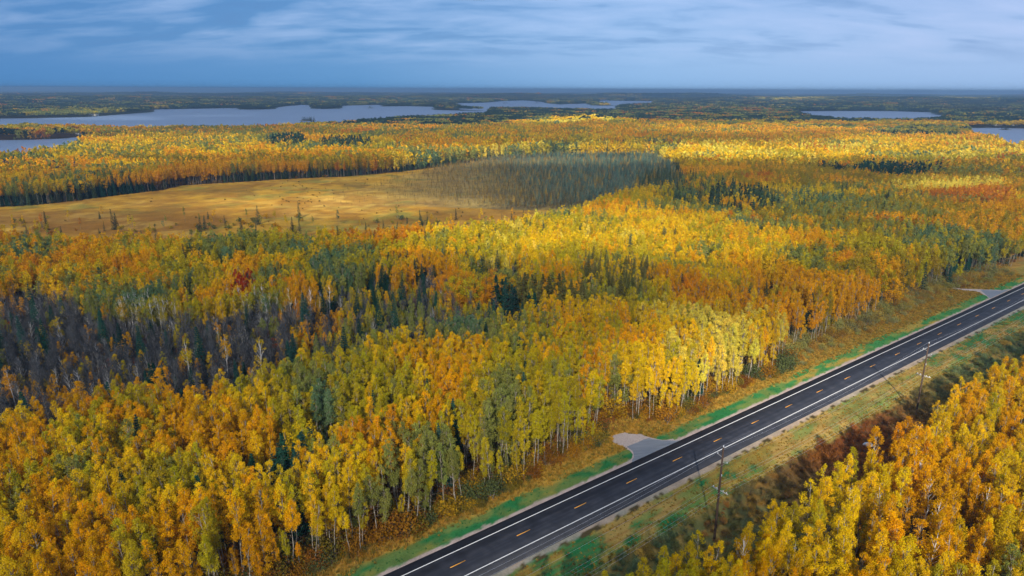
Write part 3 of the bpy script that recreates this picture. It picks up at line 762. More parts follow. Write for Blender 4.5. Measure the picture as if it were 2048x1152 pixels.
BLOBS = [   # centre x, y, radius x, y in the photograph at crown height; colours; strength
 (350, 560, 500, 110, mixv(orange=.05, gold=.36, yellow=.20, ygreen=.27, green=.12), .9),
 (150, 540, 130, 60, mixv(orange=.2, gold=.6, yellow=.2), .7), (20, 530, 60, 60, mixv(orange=.6, gold=.4), .7),
 (500, 480, 130, 30, TEAL, .95), (690, 520, 70, 40, TEAL, .95), (230, 600, 75, 45, TEAL, .8), (330, 570, 60, 30, TEAL, .6), (60, 500, 60, 20, TEAL, .4),
 (540, 570, 30, 40, TEAL, .8), (760, 465, 90, 16, mixv(orange=.6, rust=.2, gold=.2), .9),
 (430, 650, 70, 25, mixv(orange=.8, gold=.2), .75), (640, 625, 80, 30, mixv(orange=.3, gold=.6, olive=.1), .8), (490, 568, 22, 14, mixv(red=.5, orange=.5), .9),
 (200, 920, 330, 130, LOWL, 1), (420, 830, 330, 70, mixv(gold=.45, yellow=.25, ygreen=.22, green=.08), .9), (60, 830, 120, 40, mixv(gold=.3, yellow=.3, ygreen=.3, green=.1), .7),
 (700, 780, 280, 110, MID, 1), (900, 700, 300, 80, mixv(gold=.12, yellow=.22, ygreen=.36, green=.30), .9), (640, 690, 110, 30, TEAL, .7), (920, 655, 90, 25, TEAL, .9), (1050, 665, 70, 35, TEAL, .9),
 (760, 870, 70, 40, mixv(orange=.45, gold=.55), .8), (1090, 800, 120, 90, MID, .8), (1180, 740, 30, 60, mixv(orange=.4, gold=.6), .6),
 (640, 840, 40, 60, TEAL, .5), (270, 1090, 40, 50, TEAL, .9), (430, 1080, 45, 50, TEAL, .9), (620, 1000, 80, 60, mixv(gold=.4, yellow=.3, ygreen=.3), .7),
 (1330, 700, 130, 90, mixv(gold=.35, yellow=.5, ygreen=.15), .95), (1340, 650, 90, 45, BRI, .9), (1480, 680, 140, 85, mixv(yellow=.38, pale=.47, ygreen=.15), .97), (1400, 760, 90, 40, mixv(gold=.3, yellow=.6, pale=.1), .9),
 (1120, 470, 240, 60, mixv(yellow=.45, pale=.1, ygreen=.38, gold=.07), .95), (1250, 425, 120, 16, mixv(yellow=.6, gold=.4), .9), (1430, 470, 110, 40, mixv(yellow=.55, ygreen=.25, gold=.2), .9),
 (1520, 440, 60, 14, TEAL, .9), (1400, 500, 60, 14, TEAL, .7), (1640, 510, 110, 16, TEAL, .8), (1480, 545, 80, 35, mixv(gold=.6, yellow=.3, olive=.1), .8),
 (1640, 590, 170, 55, mixv(orange=.07, gold=.66, olive=.15, ygreen=.12), .9), (1750, 530, 110, 35, mixv(orange=.15, gold=.6, olive=.25), .9), (1380, 580, 40, 18, mixv(orange=.7, gold=.3), .8),
 (930, 560, 60, 26, mixv(orange=.4, gold=.5, rust=.1), .9), (1010, 560, 34, 18, mixv(orange=.6, gold=.4), .9), (850, 590, 90, 30, mixv(olive=.5, gold=.2, green=.2, purple=.1), .6),
 (1900, 490, 190, 60, mixv(gold=.16, olive=.36, ygreen=.34, green=.14), .95), (1750, 430, 250, 40, mixv(rust=.12, gold=.16, olive=.52, green=.20), .95),
 (1980, 430, 110, 35, mixv(gold=.5, olive=.3, ygreen=.2), .8), (1950, 392, 85, 17, mixv(rust=.45, orange=.55), 1), (1880, 368, 110, 12, mixv(pale=.6, yellow=.4), .95),
 (1680, 365, 60, 16, mixv(green=.7, ygreen=.3), .9), (1600, 350, 350, 22, OLI, .9), (1450, 355, 120, 22, mixv(gold=.5, olive=.5), .8), (1740, 335, 120, 7, mixv(dgreen=.7, green=.3), .9), (1950, 345, 140, 7, mixv(green=.6, olive=.4), .8),
 (1500, 305, 800, 22, mixv(gold=.12, yellow=.50, pale=.22, ygreen=.16), .95), (1500, 268, 400, 12, mixv(orange=.15, gold=.5, yellow=.3, green=.05), .9),
 (1150, 244, 85, 9, mixv(yellow=.8, pale=.2), 1), (1850, 262, 110, 9, mixv(green=.6, dgreen=.4), .95), (1300, 243, 90, 6, mixv(rust=.6, orange=.4), .7),
 (1780, 980, 420, 240, mixv(orange=.07, gold=.50, yellow=.35, ygreen=.08), .85), (1960, 800, 140, 110, mixv(yellow=.45, gold=.25, ygreen=.30), .8),
 (250, 345, 420, 28, mixv(orange=.10, gold=.55, yellow=.25, olive=.1), .9), (700, 315, 240, 26, mixv(orange=.12, gold=.50, olive=.22, yellow=.1, green=.06), .9),
 (350, 290, 420, 20, mixv(gold=.2, yellow=.42, ygreen=.2, green=.18), .9), (550, 262, 300, 9, mixv(gold=.3, green=.35, olive=.2, orange=.15), .9), (330, 318, 100, 5, mixv(olive=.6, green=.4), .9),
 (850, 250, 160, 10, mixv(orange=.2, gold=.35, green=.3, dgreen=.15), .9), (60, 268, 130, 8, mixv(green=.3, dgreen=.4, rust=.3), .98), (620, 240, 999, 8, FARM, .8),
 (1950, 198, 75, 5, mixv(pale=.5, green=.5), .7), (1600, 200, 90, 3, mixv(pale=.4, green=.6), .6), (1440, 222, 160, 10, mixv(rust=.25, green=.35, fargreen=.4), .7), (700, 200, 600, 6, mixv(rust=.12, fargreen=.5, green=.38), .6),
 (100, 335, 160, 6, mixv(grey=.4, green=.3, olive=.3), .5), (200, 225, 160, 8, mixv(green=.6, ygreen=.2, dgreen=.2), .95),
]
def colour_of(x, y, z, rng, depth_default=True):
    px, py, _ = PR(x, y, z)
    n = len(x); fb = np.where(np.hypot(x, y) > 450, fbm(x, y, 55, 3, 62), fbm(x, y, 17, 2, 61)); q = 0.78 * np.clip((fb - 0.2) / 0.6, 0, 1) + 0.22 * rng.uniform(0, 1, n)
    q = np.argsort(np.argsort(q)) / max(1, n) if n > 50 else q
    q = np.clip(0.5 * q + 0.5 * (0.78 * np.clip((fb - 0.22) / 0.56, 0, 1) + 0.22 * rng.uniform(0, 1, n)), 0, 0.9999)
    def pick(m):
        w = np.array([v for _, v in m]); w = np.cumsum(w / w.sum()); k = np.searchsorted(w, q); k = np.minimum(k, len(m) - 1)
        return np.array([NAMES.index(a) for a, _ in m])[k]
    idx = pick(GEN)
    far = py < 243
    idx = np.where(far & (rng.uniform(size=n) < .985), pick(FARM), idx)
    wob = (fbm(x, y, 40, 3, 63) - 0.5) * 1.3
    for cx, cy_, rx, ry, m, st in BLOBS:
        d2 = ((px - cx) / rx) ** 2 + ((py - cy_) / ry) ** 2
        near = d2 < 5
        if not near.any(): continue
        p = st * (1 - sstep(0.45, 1.55, d2 + wob)) 
        sel = near & (rng.uniform(size=n) < p)
        if sel.any(): idx = np.where(sel, pick(m), idx)
    dd = np.hypot(x, y); nz = fbm(x, y * 1.0, 75, 3, 64)
    sel = (dd > 380) & (py > 250) & (nz > 0.585) & (rng.uniform(size=n) < .62); idx = np.where(sel, pick(mixv(ygreen=.2, green=.5, teal=.3)), idx)
    sel = (dd > 380) & (py > 250) & (nz < 0.40) & (rng.uniform(size=n) < .55); idx = np.where(sel, pick(mixv(olive=.6, gold=.2, rust=.2)), idx)
    nz2 = fbm(x, y, 30, 3, 66)
    sel = (dd <= 420) & (px < 1250) & (nz2 > 0.57) & (rng.uniform(size=n) < .42); idx = np.where(sel, pick(mixv(ygreen=.62, green=.38)), idx)
    c = CARR[idx] * rng.uniform(0.82, 1.15, (n, 1)) * rng.uniform(0.94, 1.06, (n, 3))
    return c, idx

# ------------------------------------------------------------------ where trees stand
def scatter(sp, rmin, rmax, rng, amax=47, jit=0.48):
    am = math.sin(math.radians(62 if rmin < 260 else 48)); X = np.arange(-rmax * am, rmax * am, sp)
    Y = np.arange(0, rmax, sp)
    gx, gy = np.meshgrid(X, Y); gx = gx + (np.arange(len(Y)) % 2)[:, None] * sp * 0.5
    x = (gx + rng.uniform(-jit, jit, gx.shape) * sp).ravel(); y = (gy + rng.uniform(-jit, jit, gx.shape) * sp).ravel()
    d = np.hypot(x, y); a = np.abs(np.degrees(np.arctan2(x, y)))
    lim = np.where(d < 260, 62, np.where(d < 900, 47, 42))
    k = (d >= rmin) & (d < rmax) & (a < lim)
    return x[k], y[k]

def edgeL(s):     # left forest edge (t) along the road
    ss = np.array([-170, -38, -22, -14, 8, 25, 40, 46, 51, 56, 61, 66, 86, 122, 131, 140, 165, 200, 240, 262, 280, 370, 900])
    tt = np.array([15, 15, 15, 14.3, 14.7, 16.5, 17.5, 21, 27, 25, 19, 14.5, 15.5, 16.2, 17, 25, 23, 24, 28, 31, 24, 23, 23])
    return np.interp(s, ss, tt)
def edgeR(s):
    ss = np.array([-170, -10, 12, 20, 32, 42, 52, 70, 95, 110, 130, 155, 300, 900]); tt = np.array([-30, -30.5, -34, -37, -38.5, -37, -37, -38.5, -39, -36.5, -38, -39, -39, -39])
    return np.interp(s, ss, tt)
T1C = T1_GRAVEL; T2C = T2_GRAVEL
def open_ground(x, y, m=0.0):
    s, t = ST(x, y); w = (fbm(x, y, 7, 2, 71) - 0.5) * (2.0 + 6.0 * ((s > 132) & (t > 0)))
    return (t < edgeL(s) + w + m) & (t > edgeR(s) + w - m)

SPOTS = {k: dict(x=[], y=[], tier=[], proto=[], h=[], tint=[], ci=[], z=[]) for k in ('aspen', 'maple', 'spruce', 'pine', 'bare', 'birch', 'tamarack', 'shrub', 'wood', 'under')}
def put(kind, x, y, tier, h, tint, ci, z=None, rng=RNG):
    S = SPOTS[kind]; n = len(x)
    if n == 0: return
    pk = 'shrub' if kind == 'under' else kind
    tiers = PROTO[pk]
    S['x'].append(x); S['y'].append(y); S['tier'].append(np.full(n, list(tiers).index(tier)))
    S['proto'].append(rng.integers(0, len(tiers[tier]), n)); S['h'].append(np.broadcast_to(h, (n,)).astype(float)); S['tint'].append(tint); S['ci'].append(ci)
    S['z'].append(np.broadcast_to(-0.3 if z is None else z, (n,)).astype(float))

def E2(px, py, cx, cy_, rx, ry): return ((px - cx) / rx) ** 2 + ((py - cy_) / ry) ** 2
DARKC = np.array(C_['dark']); 
def conif(n, rng, base=C_['dark']): return np.array(base) * rng.uniform(0.7, 1.4, (n, 1)) * rng.uniform(0.9, 1.1, (n, 3))

def plant_trees():
    rng = np.random.default_rng(21)
    for tier, sp, r0, r1 in (('A', 2.3, 60, 300), ('B', 2.85, 300, 760), ('C', 4.4, 760, 1500)):
        x, y = scatter(sp, r0, r1, rng)
        ok = ~open_ground(x, y) & ~inlakes(x, y)
        wob = (fbm(x, y, 22, 3, 77) - 0.5) * 26
        ok &= ~inpoly(x + wob, y + wob * .7, MEADOW)
        ok &= ~inpoly(x, y, T1C) & ~inpoly(x, y, T2C)
        x, y = x[ok], y[ok]; n = len(x)
        px, py, _ = PR(x, y, 14.0); bx, by, _ = PR(x, y, 0.0)
        gz = hills(x, y) - 0.4 if tier in 'BC' else np.full(n, -0.3)
        kind = np.zeros(n, int)        # 0 aspen 1 maple 2 spruce 3 pine 4 bare 5 birch 6 shrub 9 none
        u = rng.uniform(size=n); sh = rng.uniform(0.92, 1.05, n) * (0.90 + 0.2 * fbm(x, y, 26, 3, 141))
        dE = ST(x, y); dE = np.where(dE[1] > 0, dE[1] - edgeL(dE[0]), edgeR(dE[0]) - dE[1]); yg = rng.uniform(size=n) < np.where(dE < 5, 0.40, 0.07); sh[yg] = rng.uniform(0.35, 0.75, yg.sum())
        # openings between clones
        gap = fbm(x, y, 14, 2, 81); kind[(gap < 0.27)] = 6
        kind[u < 0.022] = 2; kind[(u > 0.022) & (u < 0.045)] = 1
        # bare dark hollow
        b = inpoly(x, y, BARE)
        kind[b] = np.where(u[b] < 0.02, 1, np.where(u[b] < 0.045, 2, np.where(u[b] < .052, 5, np.where(u[b] < .20, 0, np.where(u[b] < .32, 6, 4)))))
        br = b & (px > 560 + 150 * (gap - .5)); kind[br] = np.where(u[br] < .20, 4, np.where(u[br] < .80, 0, np.where(u[br] < .84, 2, 6)))
        sh[b] = rng.uniform(0.75, 1.15, b.sum()); sh[b & (kind == 1)] *= 0.6; sh[b & (kind == 0)] *= 0.65; sh[b & (kind == 3)] *= 0.6
        # trees at the hollow's far rim: pale trunks
        def Z(cx, cy_, rx, ry, p, k, s=None, at='c'):
            qx, qy = (px, py) if at == 'c' else (bx, by)
            m = (E2(qx, qy, cx, cy_, rx, ry) < 1 + (gap - .5) * 1.2) & (rng.uniform(size=n) < p); kind[m] = k
            if s is not None: sh[m] = s * rng.uniform(0.85, 1.12, m.sum())
        Z(300, 684, 60, 20, .85, 5, at='b'); Z(560, 665, 130, 16, .30, 5, at='b'); Z(60, 615, 60, 14, .35, 5, at='b')
        Z(600, 560, 110, 28, .09, 2); Z(850, 555, 130, 60, .06, 2); Z(840, 540, 10, 14, .9, 2); Z(850, 600, 170, 26, .22, 4); Z(620, 545, 20, 20, .5, 4)
        Z(1070, 590, 90, 26, .55, 3); Z(1230, 565, 85, 40, .75, 2, 1.0); Z(1230, 540, 60, 40, .3, 2, 1.05); Z(1380, 600, 60, 14, .5, 4); Z(1340, 590, 50, 20, .3, 4)
        Z(930, 560, 50, 22, .6, 1, 1.1); Z(1010, 560, 30, 16, .9, 1, 1.1); Z(850, 640, 30, 14, .5, 4)
        Z(575, 925, 50, 42, .62, 3, .92); Z(545, 905, 26, 36, .62, 3, .95); Z(390, 1000, 18, 30, .8, 3, .8); Z(440, 980, 18, 20, .8, 3, .8)
        Z(300, 735, 18, 22, .9, 3, .7)
        Z(720, 1060, 60, 30, .3, 2, .38); Z(870, 1000, 40, 24, .25, 2, .4); Z(1000, 940, 30, 20, .25, 2, .42); Z(720, 1100, 30, 16, .5, 2, .35)
        Z(1100, 470, 600, 90, .03, 2); Z(760, 520, 60, 40, .3, 2, .9)
        Z(1400, 385, 70, 26, .55, 4, 1.1); Z(1580, 385, 130, 20, .35, 4); Z(1650, 400, 260, 30, .10, 2); Z(1360, 380, 60, 30, .4, 2, 1.0); Z(1480, 400, 80, 25, .25, 3)
        Z(200, 388, 140, 14, .55, 2, .85, 'b'); Z(60, 404, 80, 9, .45, 2, .8, 'b'); Z(560, 356, 240, 9, .35, 2, .7, 'b'); Z(860, 335, 90, 9, .6, 2, .7, 'b')
        Z(900, 300, 120, 10, .2, 2, 1); Z(1200, 305, 200, 8, .55, 2, 1, 'b'); Z(1320, 325, 40, 20, .7, 2, 1); Z(575, 280, 40, 9, .5, 3, 1.1); Z(690, 285, 50, 8, .35, 3, 1.1); Z(200, 270, 60, 7, .4, 2)
        Z(1790, 340, 100, 12, .55, 3, 1.0); Z(1850, 262, 110, 8, .6, 3); Z(1000, 290, 60, 6, .3, 4); Z(1640, 290, 70, 4, .7, 4)
        Z(1900, 490, 190, 60, .07, 2, .9); Z(1240, 790, 40, 40, .25, 1, .8)
        Z(1640, 655, 90, 24, .8, 6); Z(1700, 470, 140, 40, .08, 2, .9)
        Z(1780, 1000, 420, 260, .18, 9); Z(1830, 1060, 190, 110, .45, 9); Z(1640, 1010, 80, 60, .40, 9); Z(1740, 960, 60, 40, .4, 9); Z(1700, 1000, 300, 160, .07, 5); Z(330, 1050, 120, 50, .15, 9)
        near_road = (ST(x, y)[1] < edgeL(ST(x, y)[0]) + 3) & (ST(x, y)[1] > 0)
        sh[near_road] *= 0.9
        s_, t_ = ST(x, y)
        rgt = t_ < 0
        kind[rgt & (kind == 2)] = 0; kind[near_road & (kind == 2) & (u < .022)] = 0
        _, ty, _ = PR(x, y, 17.0)
        kind[(np.abs(px - 1432) < 34) & (ty < 1072) & (by > 1076) & rgt] = 9; kind[(np.abs(px - 1838) < 26) & (ty < 812) & (by > 824) & rgt] = 9
        tint, ci = colour_of(x, y, 14.0, rng)
        nn = len(x)
        con = conif(nn, rng)
        olive_con = conif(nn, rng, (0.14, 0.13, 0.035)); m = (E2(px, py, 1180, 565, 180, 60) < 1); con[m] = olive_con[m]  # olive conifers of the middle stand
        m = (E2(px, py, 200, 390, 200, 30) < 1); con[m] = conif(nn, rng, (0.06, 0.085, 0.045))[m]
        m = (E2(px, py, 1080, 440, 600, 80) < 1) | (E2(px, py, 900, 320, 800, 40) < 1); con[m] = conif(nn, rng, (0.05, 0.085, 0.045))[m]
        km = (kind == 1) & b & (px < 720); tint[km] = np.array(C_['red']) * rng.uniform(.7, 1.2, (km.sum(), 1)) * np.array([1, 1.4, 1])
        for ki, nm in enumerate(('aspen', 'maple', 'spruce', 'pine', 'bare', 'birch', 'shrub')):
            sel = kind == ki
            tr = tier
            if nm == 'birch':
                if tier != 'A':
                    kind[sel & (kind == 5)] = 0; continue
            if nm == 'bare' and tier == 'C': tr = 'B'
            if nm == 'shrub' and tier == 'C': tr = 'B'
            tn = tint[sel]
            if nm in ('spruce', 'pine'): tn = con[sel]
            if nm == 'bare': tn = np.array(C_['grey']) * rng.uniform(.5, 1.1, (sel.sum(), 1)) * np.array([1, 1, 1.0])
            if nm == 'shrub': tn = tint[sel] * 0.55
            if nm == 'birch' : tn = tn * 0.8
            put(nm, x[sel], y[sel], tr, sh[sel] * (1.0 if nm != 'maple' else 0.9), tn, ci[sel], gz[sel], rng)
        if tier != 'A':
            sel = kind == 0
        # low growth under the trees
        if tier in 'AB':
            k2 = rng.uniform(size=n) < (0.75 if tier == 'A' else 0.25)
            ux = x[k2] + rng.uniform(-1.5, 1.5, k2.sum()); uy = y[k2] + rng.uniform(-1.5, 1.5, k2.sum())
            m = ~open_ground(ux, uy, 1.0); ux, uy = ux[m], uy[m]
            pal = np.array([(0.26, 0.110, 0.014), (0.34, 0.14, 0.010), (0.18, 0.10, 0.018), (0.10, 0.085, 0.02), (0.34, 0.20, 0.015)])[rng.integers(0, 5, len(ux))]
            put('under', ux, uy, tier, rng.uniform(0.5, 1.15, len(ux)), pal, np.zeros(len(ux), int), rng=rng)
    # groves and masses farther off
    for tier, sp, r0, r1 in (('C2', 15, 1500, 3400), ('D', 44, 3400, 8500), ('E', 175, 8500, 26500)):
        x, y = scatter(sp, r0, r1, rng)
        ok = ~inlakes(x, y)
        if tier != 'C2': 
            rr = {'D': 25, 'E': 110}[tier]
            ok &= ~inlakes(x + rr, y) & ~inlakes(x - rr, y) & ~inlakes(x, y + rr) & ~inlakes(x, y - rr)
        else: ok &= ~inlakes(x, y + 8) & ~inlakes(x, y - 8)
        x, y = x[ok], y[ok]
        tint, ci = colour_of(x, y, 14.0, rng)
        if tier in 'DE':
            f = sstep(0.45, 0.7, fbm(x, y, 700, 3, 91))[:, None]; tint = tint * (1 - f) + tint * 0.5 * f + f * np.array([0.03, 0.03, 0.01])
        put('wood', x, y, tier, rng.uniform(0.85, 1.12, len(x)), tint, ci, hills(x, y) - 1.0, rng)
    # islands in the big lake
    # bog spruce and tamarack
    for tier, sp in (('A', 3.1),):
        x, y = scatter(sp, 380, 1150, rng)
        m = inpoly(x, y, BOG); x, y = x[m], y[m]
        px, py, _ = PR(x, y, 0.0)
        dens = 0.16 + 0.66 * sstep(780, 1080, px + (fbm(x, y, 40, 3, 93) - .5) * 420 - (py - 360) * 1.0)
        dens = dens * (1 - 0.55 * np.exp(-E2(px, py, 1130, 325, 110, 8))) * (0.35 + 0.65 * sstep(640, 800, px))
        k = rng.uniform(size=len(x)) < dens; x, y, px, py = x[k], y[k], px[k], py[k]; dens = dens[k]
        n = len(x); g_ = sstep(900, 1100, px + rng.normal(0, 60, n) - (py - 360) * 1.5)[:, None]
        tint = np.array([0.25, 0.155, 0.030]) * (1 - g_) + np.array([0.095, 0.155, 0.115]) * g_
        gold = rng.uniform(size=n) < 0.16; tint[gold] = (0.34, 0.22, 0.03)
        tint *= rng.uniform(0.55, 1.6, (n, 1))
        h = (0.34 + 0.52 * sstep(700, 1250, px)) * rng.uniform(0.7, 1.2, n)
        put('tamarack', x, y, 'A', h, tint, np.zeros(n, int), -0.25, rng)
    # larger gold and green conifers at the bog's right end
    x, y = scatter(5.0, 380, 800, rng); px, py, _ = PR(x, y, 6.0)
    m = (E2(px, py, 1330, 372, 60, 26) < 1); x, y = x[m], y[m]
    tn = conif(len(x), rng, (0.06, 0.085, 0.04)); gg = rng.uniform(size=len(x)) < .25; tn[gg] = (0.38, 0.24, 0.03)
    put('spruce', x, y, 'B', rng.uniform(.7, 1.0, len(x)), tn, np.zeros(len(x), int), -0.25, rng)
    # shrub belts by the road
    x, y = scatter(1.7, 60, 420, rng, amax=50); s, t = ST(x, y); w = (fbm(x, y, 6, 3, 95) - 0.5)
    m = (t < -17.5 + w * 4) & (t > edgeR(s) - 1) & (s < 330)
    m &= rng.uniform(size=len(x)) < 0.80
    xr, yr, sr = x[m], y[m], s[m]; n = len(xr); nn = fbm(xr, yr, 9, 2, 97)
    red = np.exp(-((sr - 98) / 42) ** 2)[:, None]
    pal = np.array([(0.085, 0.045, 0.012), (0.06, 0.062, 0.018), (0.045, 0.060, 0.026), (0.12, 0.080, 0.016)])[np.minimum(3, (nn * 4.5).astype(int))]
    pal = pal * 3.9 * (1 - red) + np.array([0.32, 0.105, 0.026]) * red
    pal = pal * rng.uniform(.75, 1.3, (n, 1))
    put('shrub', xr, yr, 'A', rng.uniform(0.35, 0.85, n) * (0.6 + 0.5 * nn), pal, np.ones(n, int) * 99, -0.75, rng)
    m = (t > 13 + w * 5) & (t < edgeL(s) + 5) & (s > 126) & (s < 400) & (rng.uniform(size=len(x)) < 0.12 + 0.5 * sstep(17, 25, t)) & ~inpoly(x, y, T2_GRAVEL)
    dt = (t - edgeL(s))[m]
    xr, yr = x[m], y[m]; n = len(xr); pal = np.array([(0.36, 0.26, 0.045), (0.28, 0.27, 0.075), (0.36, 0.20, 0.03), (0.26, 0.24, 0.09)])[rng.integers(0, 4, n)] * rng.uniform(.8, 1.3, (n, 1))
    put('shrub', xr, yr, 'A', rng.uniform(0.7, 1.5, n) * (0.5 + 0.075 * np.clip(dt + 10, 0, 10)), pal, np.ones(n, int) * 98, -0.3, rng)
    m = (t > edgeL(s) - 0.8 + w * 3) & (t < edgeL(s) + 7) & (s < 134) & (rng.uniform(size=len(x)) < 0.85)
    xr, yr = x[m], y[m]; n = len(xr); pal = np.array([(0.34, 0.16, 0.014), (0.44, 0.26, 0.015), (0.10, 0.12, 0.04), (0.24, 0.095, 0.014), (0.20, 0.15, 0.02)])[rng.integers(0, 5, n)] * rng.uniform(.8, 1.2, (n, 1))
    put('shrub', xr, yr, 'A', rng.uniform(0.5, 1.0, n) * (1 + 1.1 * (rng.uniform(size=n) < .35)), pal, np.ones(n, int) * 97, -0.3, rng)
    # trees and shrubs straying into the meadow's near edge
    x, y = scatter(4.2, 380, 700, rng); px, py, _ = PR(x, y, 0.0)
    m = inpoly(x, y, MEADOW) & (py > 434) & (rng.uniform(size=len(x)) < np.clip(0.02 + .5 * sstep(430, 470, py - 30 * np.exp(-((px - 670) / 60) ** 2)) * (fbm(x, y, 18, 2, 131) > .5), 0, 1))
    xx, yy = x[m], y[m]; tc, ci = colour_of(xx, yy, 8.0, rng); n = len(xx); u = rng.uniform(size=n)
    q = u < .5; put('shrub', xx[q], yy[q], 'B', rng.uniform(.6, 1.6, q.sum()), tc[q] * .6, ci[q], -.3, rng)
    q = (u > .5) & (u < .8); put('aspen', xx[q], yy[q], 'B', rng.uniform(.3, .6, q.sum()), tc[q], ci[q], -.3, rng)
    q = u > .8; put('spruce', xx[q], yy[q], 'B', rng.uniform(.3, .75, q.sum()), conif(q.sum(), rng, (.04, .06, .035)), ci[q], -.3, rng)
    # meadow bushes
    x, y = scatter(9, 380, 900, rng); m = inpoly(x, y, MEADOW) & ~inpoly(x, y, BOG); px, py, _ = PR(x, y, 0)
    k = m & (rng.uniform(size=len(x)) < 0.05 + 0.5 * np.exp(-E2(px, py, 690, 395, 110, 25)) + .25 * np.exp(-E2(px, py, 950, 425, 160, 18)))
    n = k.sum(); put('shrub', x[k], y[k], 'B', rng.uniform(.3, .7, n), np.array([0.22, 0.15, 0.03]) * rng.uniform(.6, 1.3, (n, 1)), np.ones(n, int) * 96, -0.3, rng)
plant_trees()
# islands of trees: small wooded shores in the lakes
def islet(cx, cy_, rx, hh, n, kinds, rng=np.random.default_rng(5)):
    c = G(cx, cy_)[0]; d = math.hypot(*c); w = rx * d / FPX
    a = rng.uniform(0, 6.28, n); r = np.sqrt(rng.uniform(0, 1, n)) * w; x = c[0] + r * np.cos(a); y = c[1] + r * np.sin(a) * 1.2
    tint = np.array([(0.03, 0.05, 0.03), (0.06, 0.07, 0.03)])[rng.integers(0, 2, n)]
    put('spruce', x, y, 'C', rng.uniform(0.5, 0.9, n) * hh, tint, np.zeros(n, int), 0.2, rng)
    P = np.stack([c[0] + (w + 5) * np.cos(np.linspace(0, 6.28, 20)[:-1]), c[1] + 1.25 * (w + 5) * np.sin(np.linspace(0, 6.28, 20)[:-1])], 1)
    sheet('island', P, 0.5, simple('island_soil', (0.10, 0.09, 0.05), (0.2, 0.17, 0.1), 0.2), kind='structure')
islet(616, 241.5, 12, 1.0, 34, 0)
islet(742, 216.5, 6, 0.8, 20, 0); islet(922, 209.8, 5, .7, 12, 0); islet(1010, 206.8, 4, .7, 10, 0); islet(1072, 206.3, 5, .7, 10, 0); islet(2010, 259.5, 5, .8, 10, 0)
for k, S in SPOTS.items():
    for q in S: S[q] = np.concatenate(S[q]) if len(S[q]) else np.zeros(0)
print({k: len(S['x']) for k, S in SPOTS.items()})

# ------------------------------------------------------------------ instancing of what is past counting
def gn_tree(name, coll):
    ng = bpy.data.node_groups.new(name, 'GeometryNodeTree')
    ng.interface.new_socket('Geometry', in_out='INPUT', socket_type='NodeSocketGeometry')
    ng.interface.new_socket('Geometry', in_out='OUTPUT', socket_type='NodeSocketGeometry')
    i = ng.nodes.new('NodeGroupInput'); o = ng.nodes.new('NodeGroupOutput')
    ci = ng.nodes.new('GeometryNodeCollectionInfo'); ci.inputs['Collection'].default_value = coll
    ci.inputs['Separate Children'].default_value = True; ci.inputs['Reset Children'].default_value = True
    ip = ng.nodes.new('GeometryNodeInstanceOnPoints'); ip.inputs['Pick Instance'].default_value = True
    def na(nm, typ):
        a = ng.nodes.new('GeometryNodeInputNamedAttribute'); a.data_type = typ; a.inputs['Name'].default_value = nm; return a.outputs['Attribute']
    ng.links.new(i.outputs[0], ip.inputs['Points']); ng.links.new(ci.outputs[0], ip.inputs['Instance'])
    ng.links.new(na('proto', 'INT'), ip.inputs['Instance Index'])
    ng.links.new(na('rot', 'FLOAT_VECTOR'), ip.inputs['Rotation']); ng.links.new(na('scl', 'FLOAT_VECTOR'), ip.inputs['Scale'])
    ng.links.new(ip.outputs[0], o.inputs[0]); return ng

def stuff(name, protos, x, y, z, pidx, scl, tint, rng, lean=0.05, **props):
    coll = bpy.data.collections.new(name + '_forms')
    for i, me in enumerate(protos):
        o = bpy.data.objects.new(f'{name}_form_{i:03d}', me); coll.objects.link(o)
    n = len(x)
    me = bpy.data.meshes.new(name); me.vertices.add(n); me.vertices.foreach_set('co', np.stack([x, y, z], 1).astype(np.float32).ravel())
    a = me.attributes.new('proto', 'INT', 'POINT'); a.data.foreach_set('value', pidx.astype(np.int32))
    a = me.attributes.new('rot', 'FLOAT_VECTOR', 'POINT'); r = np.stack([rng.normal(0, lean, n), rng.normal(0, lean, n), rng.uniform(0, 6.28, n)], 1); a.data.foreach_set('vector', r.astype(np.float32).ravel())
    a = me.attributes.new('scl', 'FLOAT_VECTOR', 'POINT'); a.data.foreach_set('vector', scl.astype(np.float32).ravel())
    a = me.attributes.new('tint', 'FLOAT_COLOR', 'POINT'); c = np.ones((n, 4), np.float32); c[:, :3] = tint; a.data.foreach_set('color', c.ravel())
    me.update()
    o = link(name, me, kind='stuff', **props)
    md = o.modifiers.new('scatter', 'NODES'); md.node_group = gn_tree(name + '_scatter', coll)
    return o

STUFF_NAME = dict(aspen='aspen_forest', maple='red_and_orange_woodland', spruce='spruce_woodland', pine='pine_woodland', bare='leafless_thicket', birch='birch_woodland',
                  tamarack='bog_woodland', shrub='shrubbery', wood='distant_forest', under='undergrowth')
STUFF_LABEL = dict(aspen='golden and yellow green aspens crowding the land on both sides of the road', maple='orange and rust broad crowned trees scattered among the aspens',
                   spruce='dark spruces scattered in the aspen woods and round the meadow', pine='dark green pines standing in small groups among the aspens',
                   bare='grey leafless trees filling the dark hollow behind the near aspens', birch='white trunked birches at the rim of the dark hollow',
                   tamarack='thin grey trunked bog trees at the right end of the golden meadow', shrub='brown, olive and dark red shrubs between grass verge and trees',
                   wood='dark green and rust coloured forest reaching to the horizon beyond the lakes', under='brown and orange low growth under the trees')
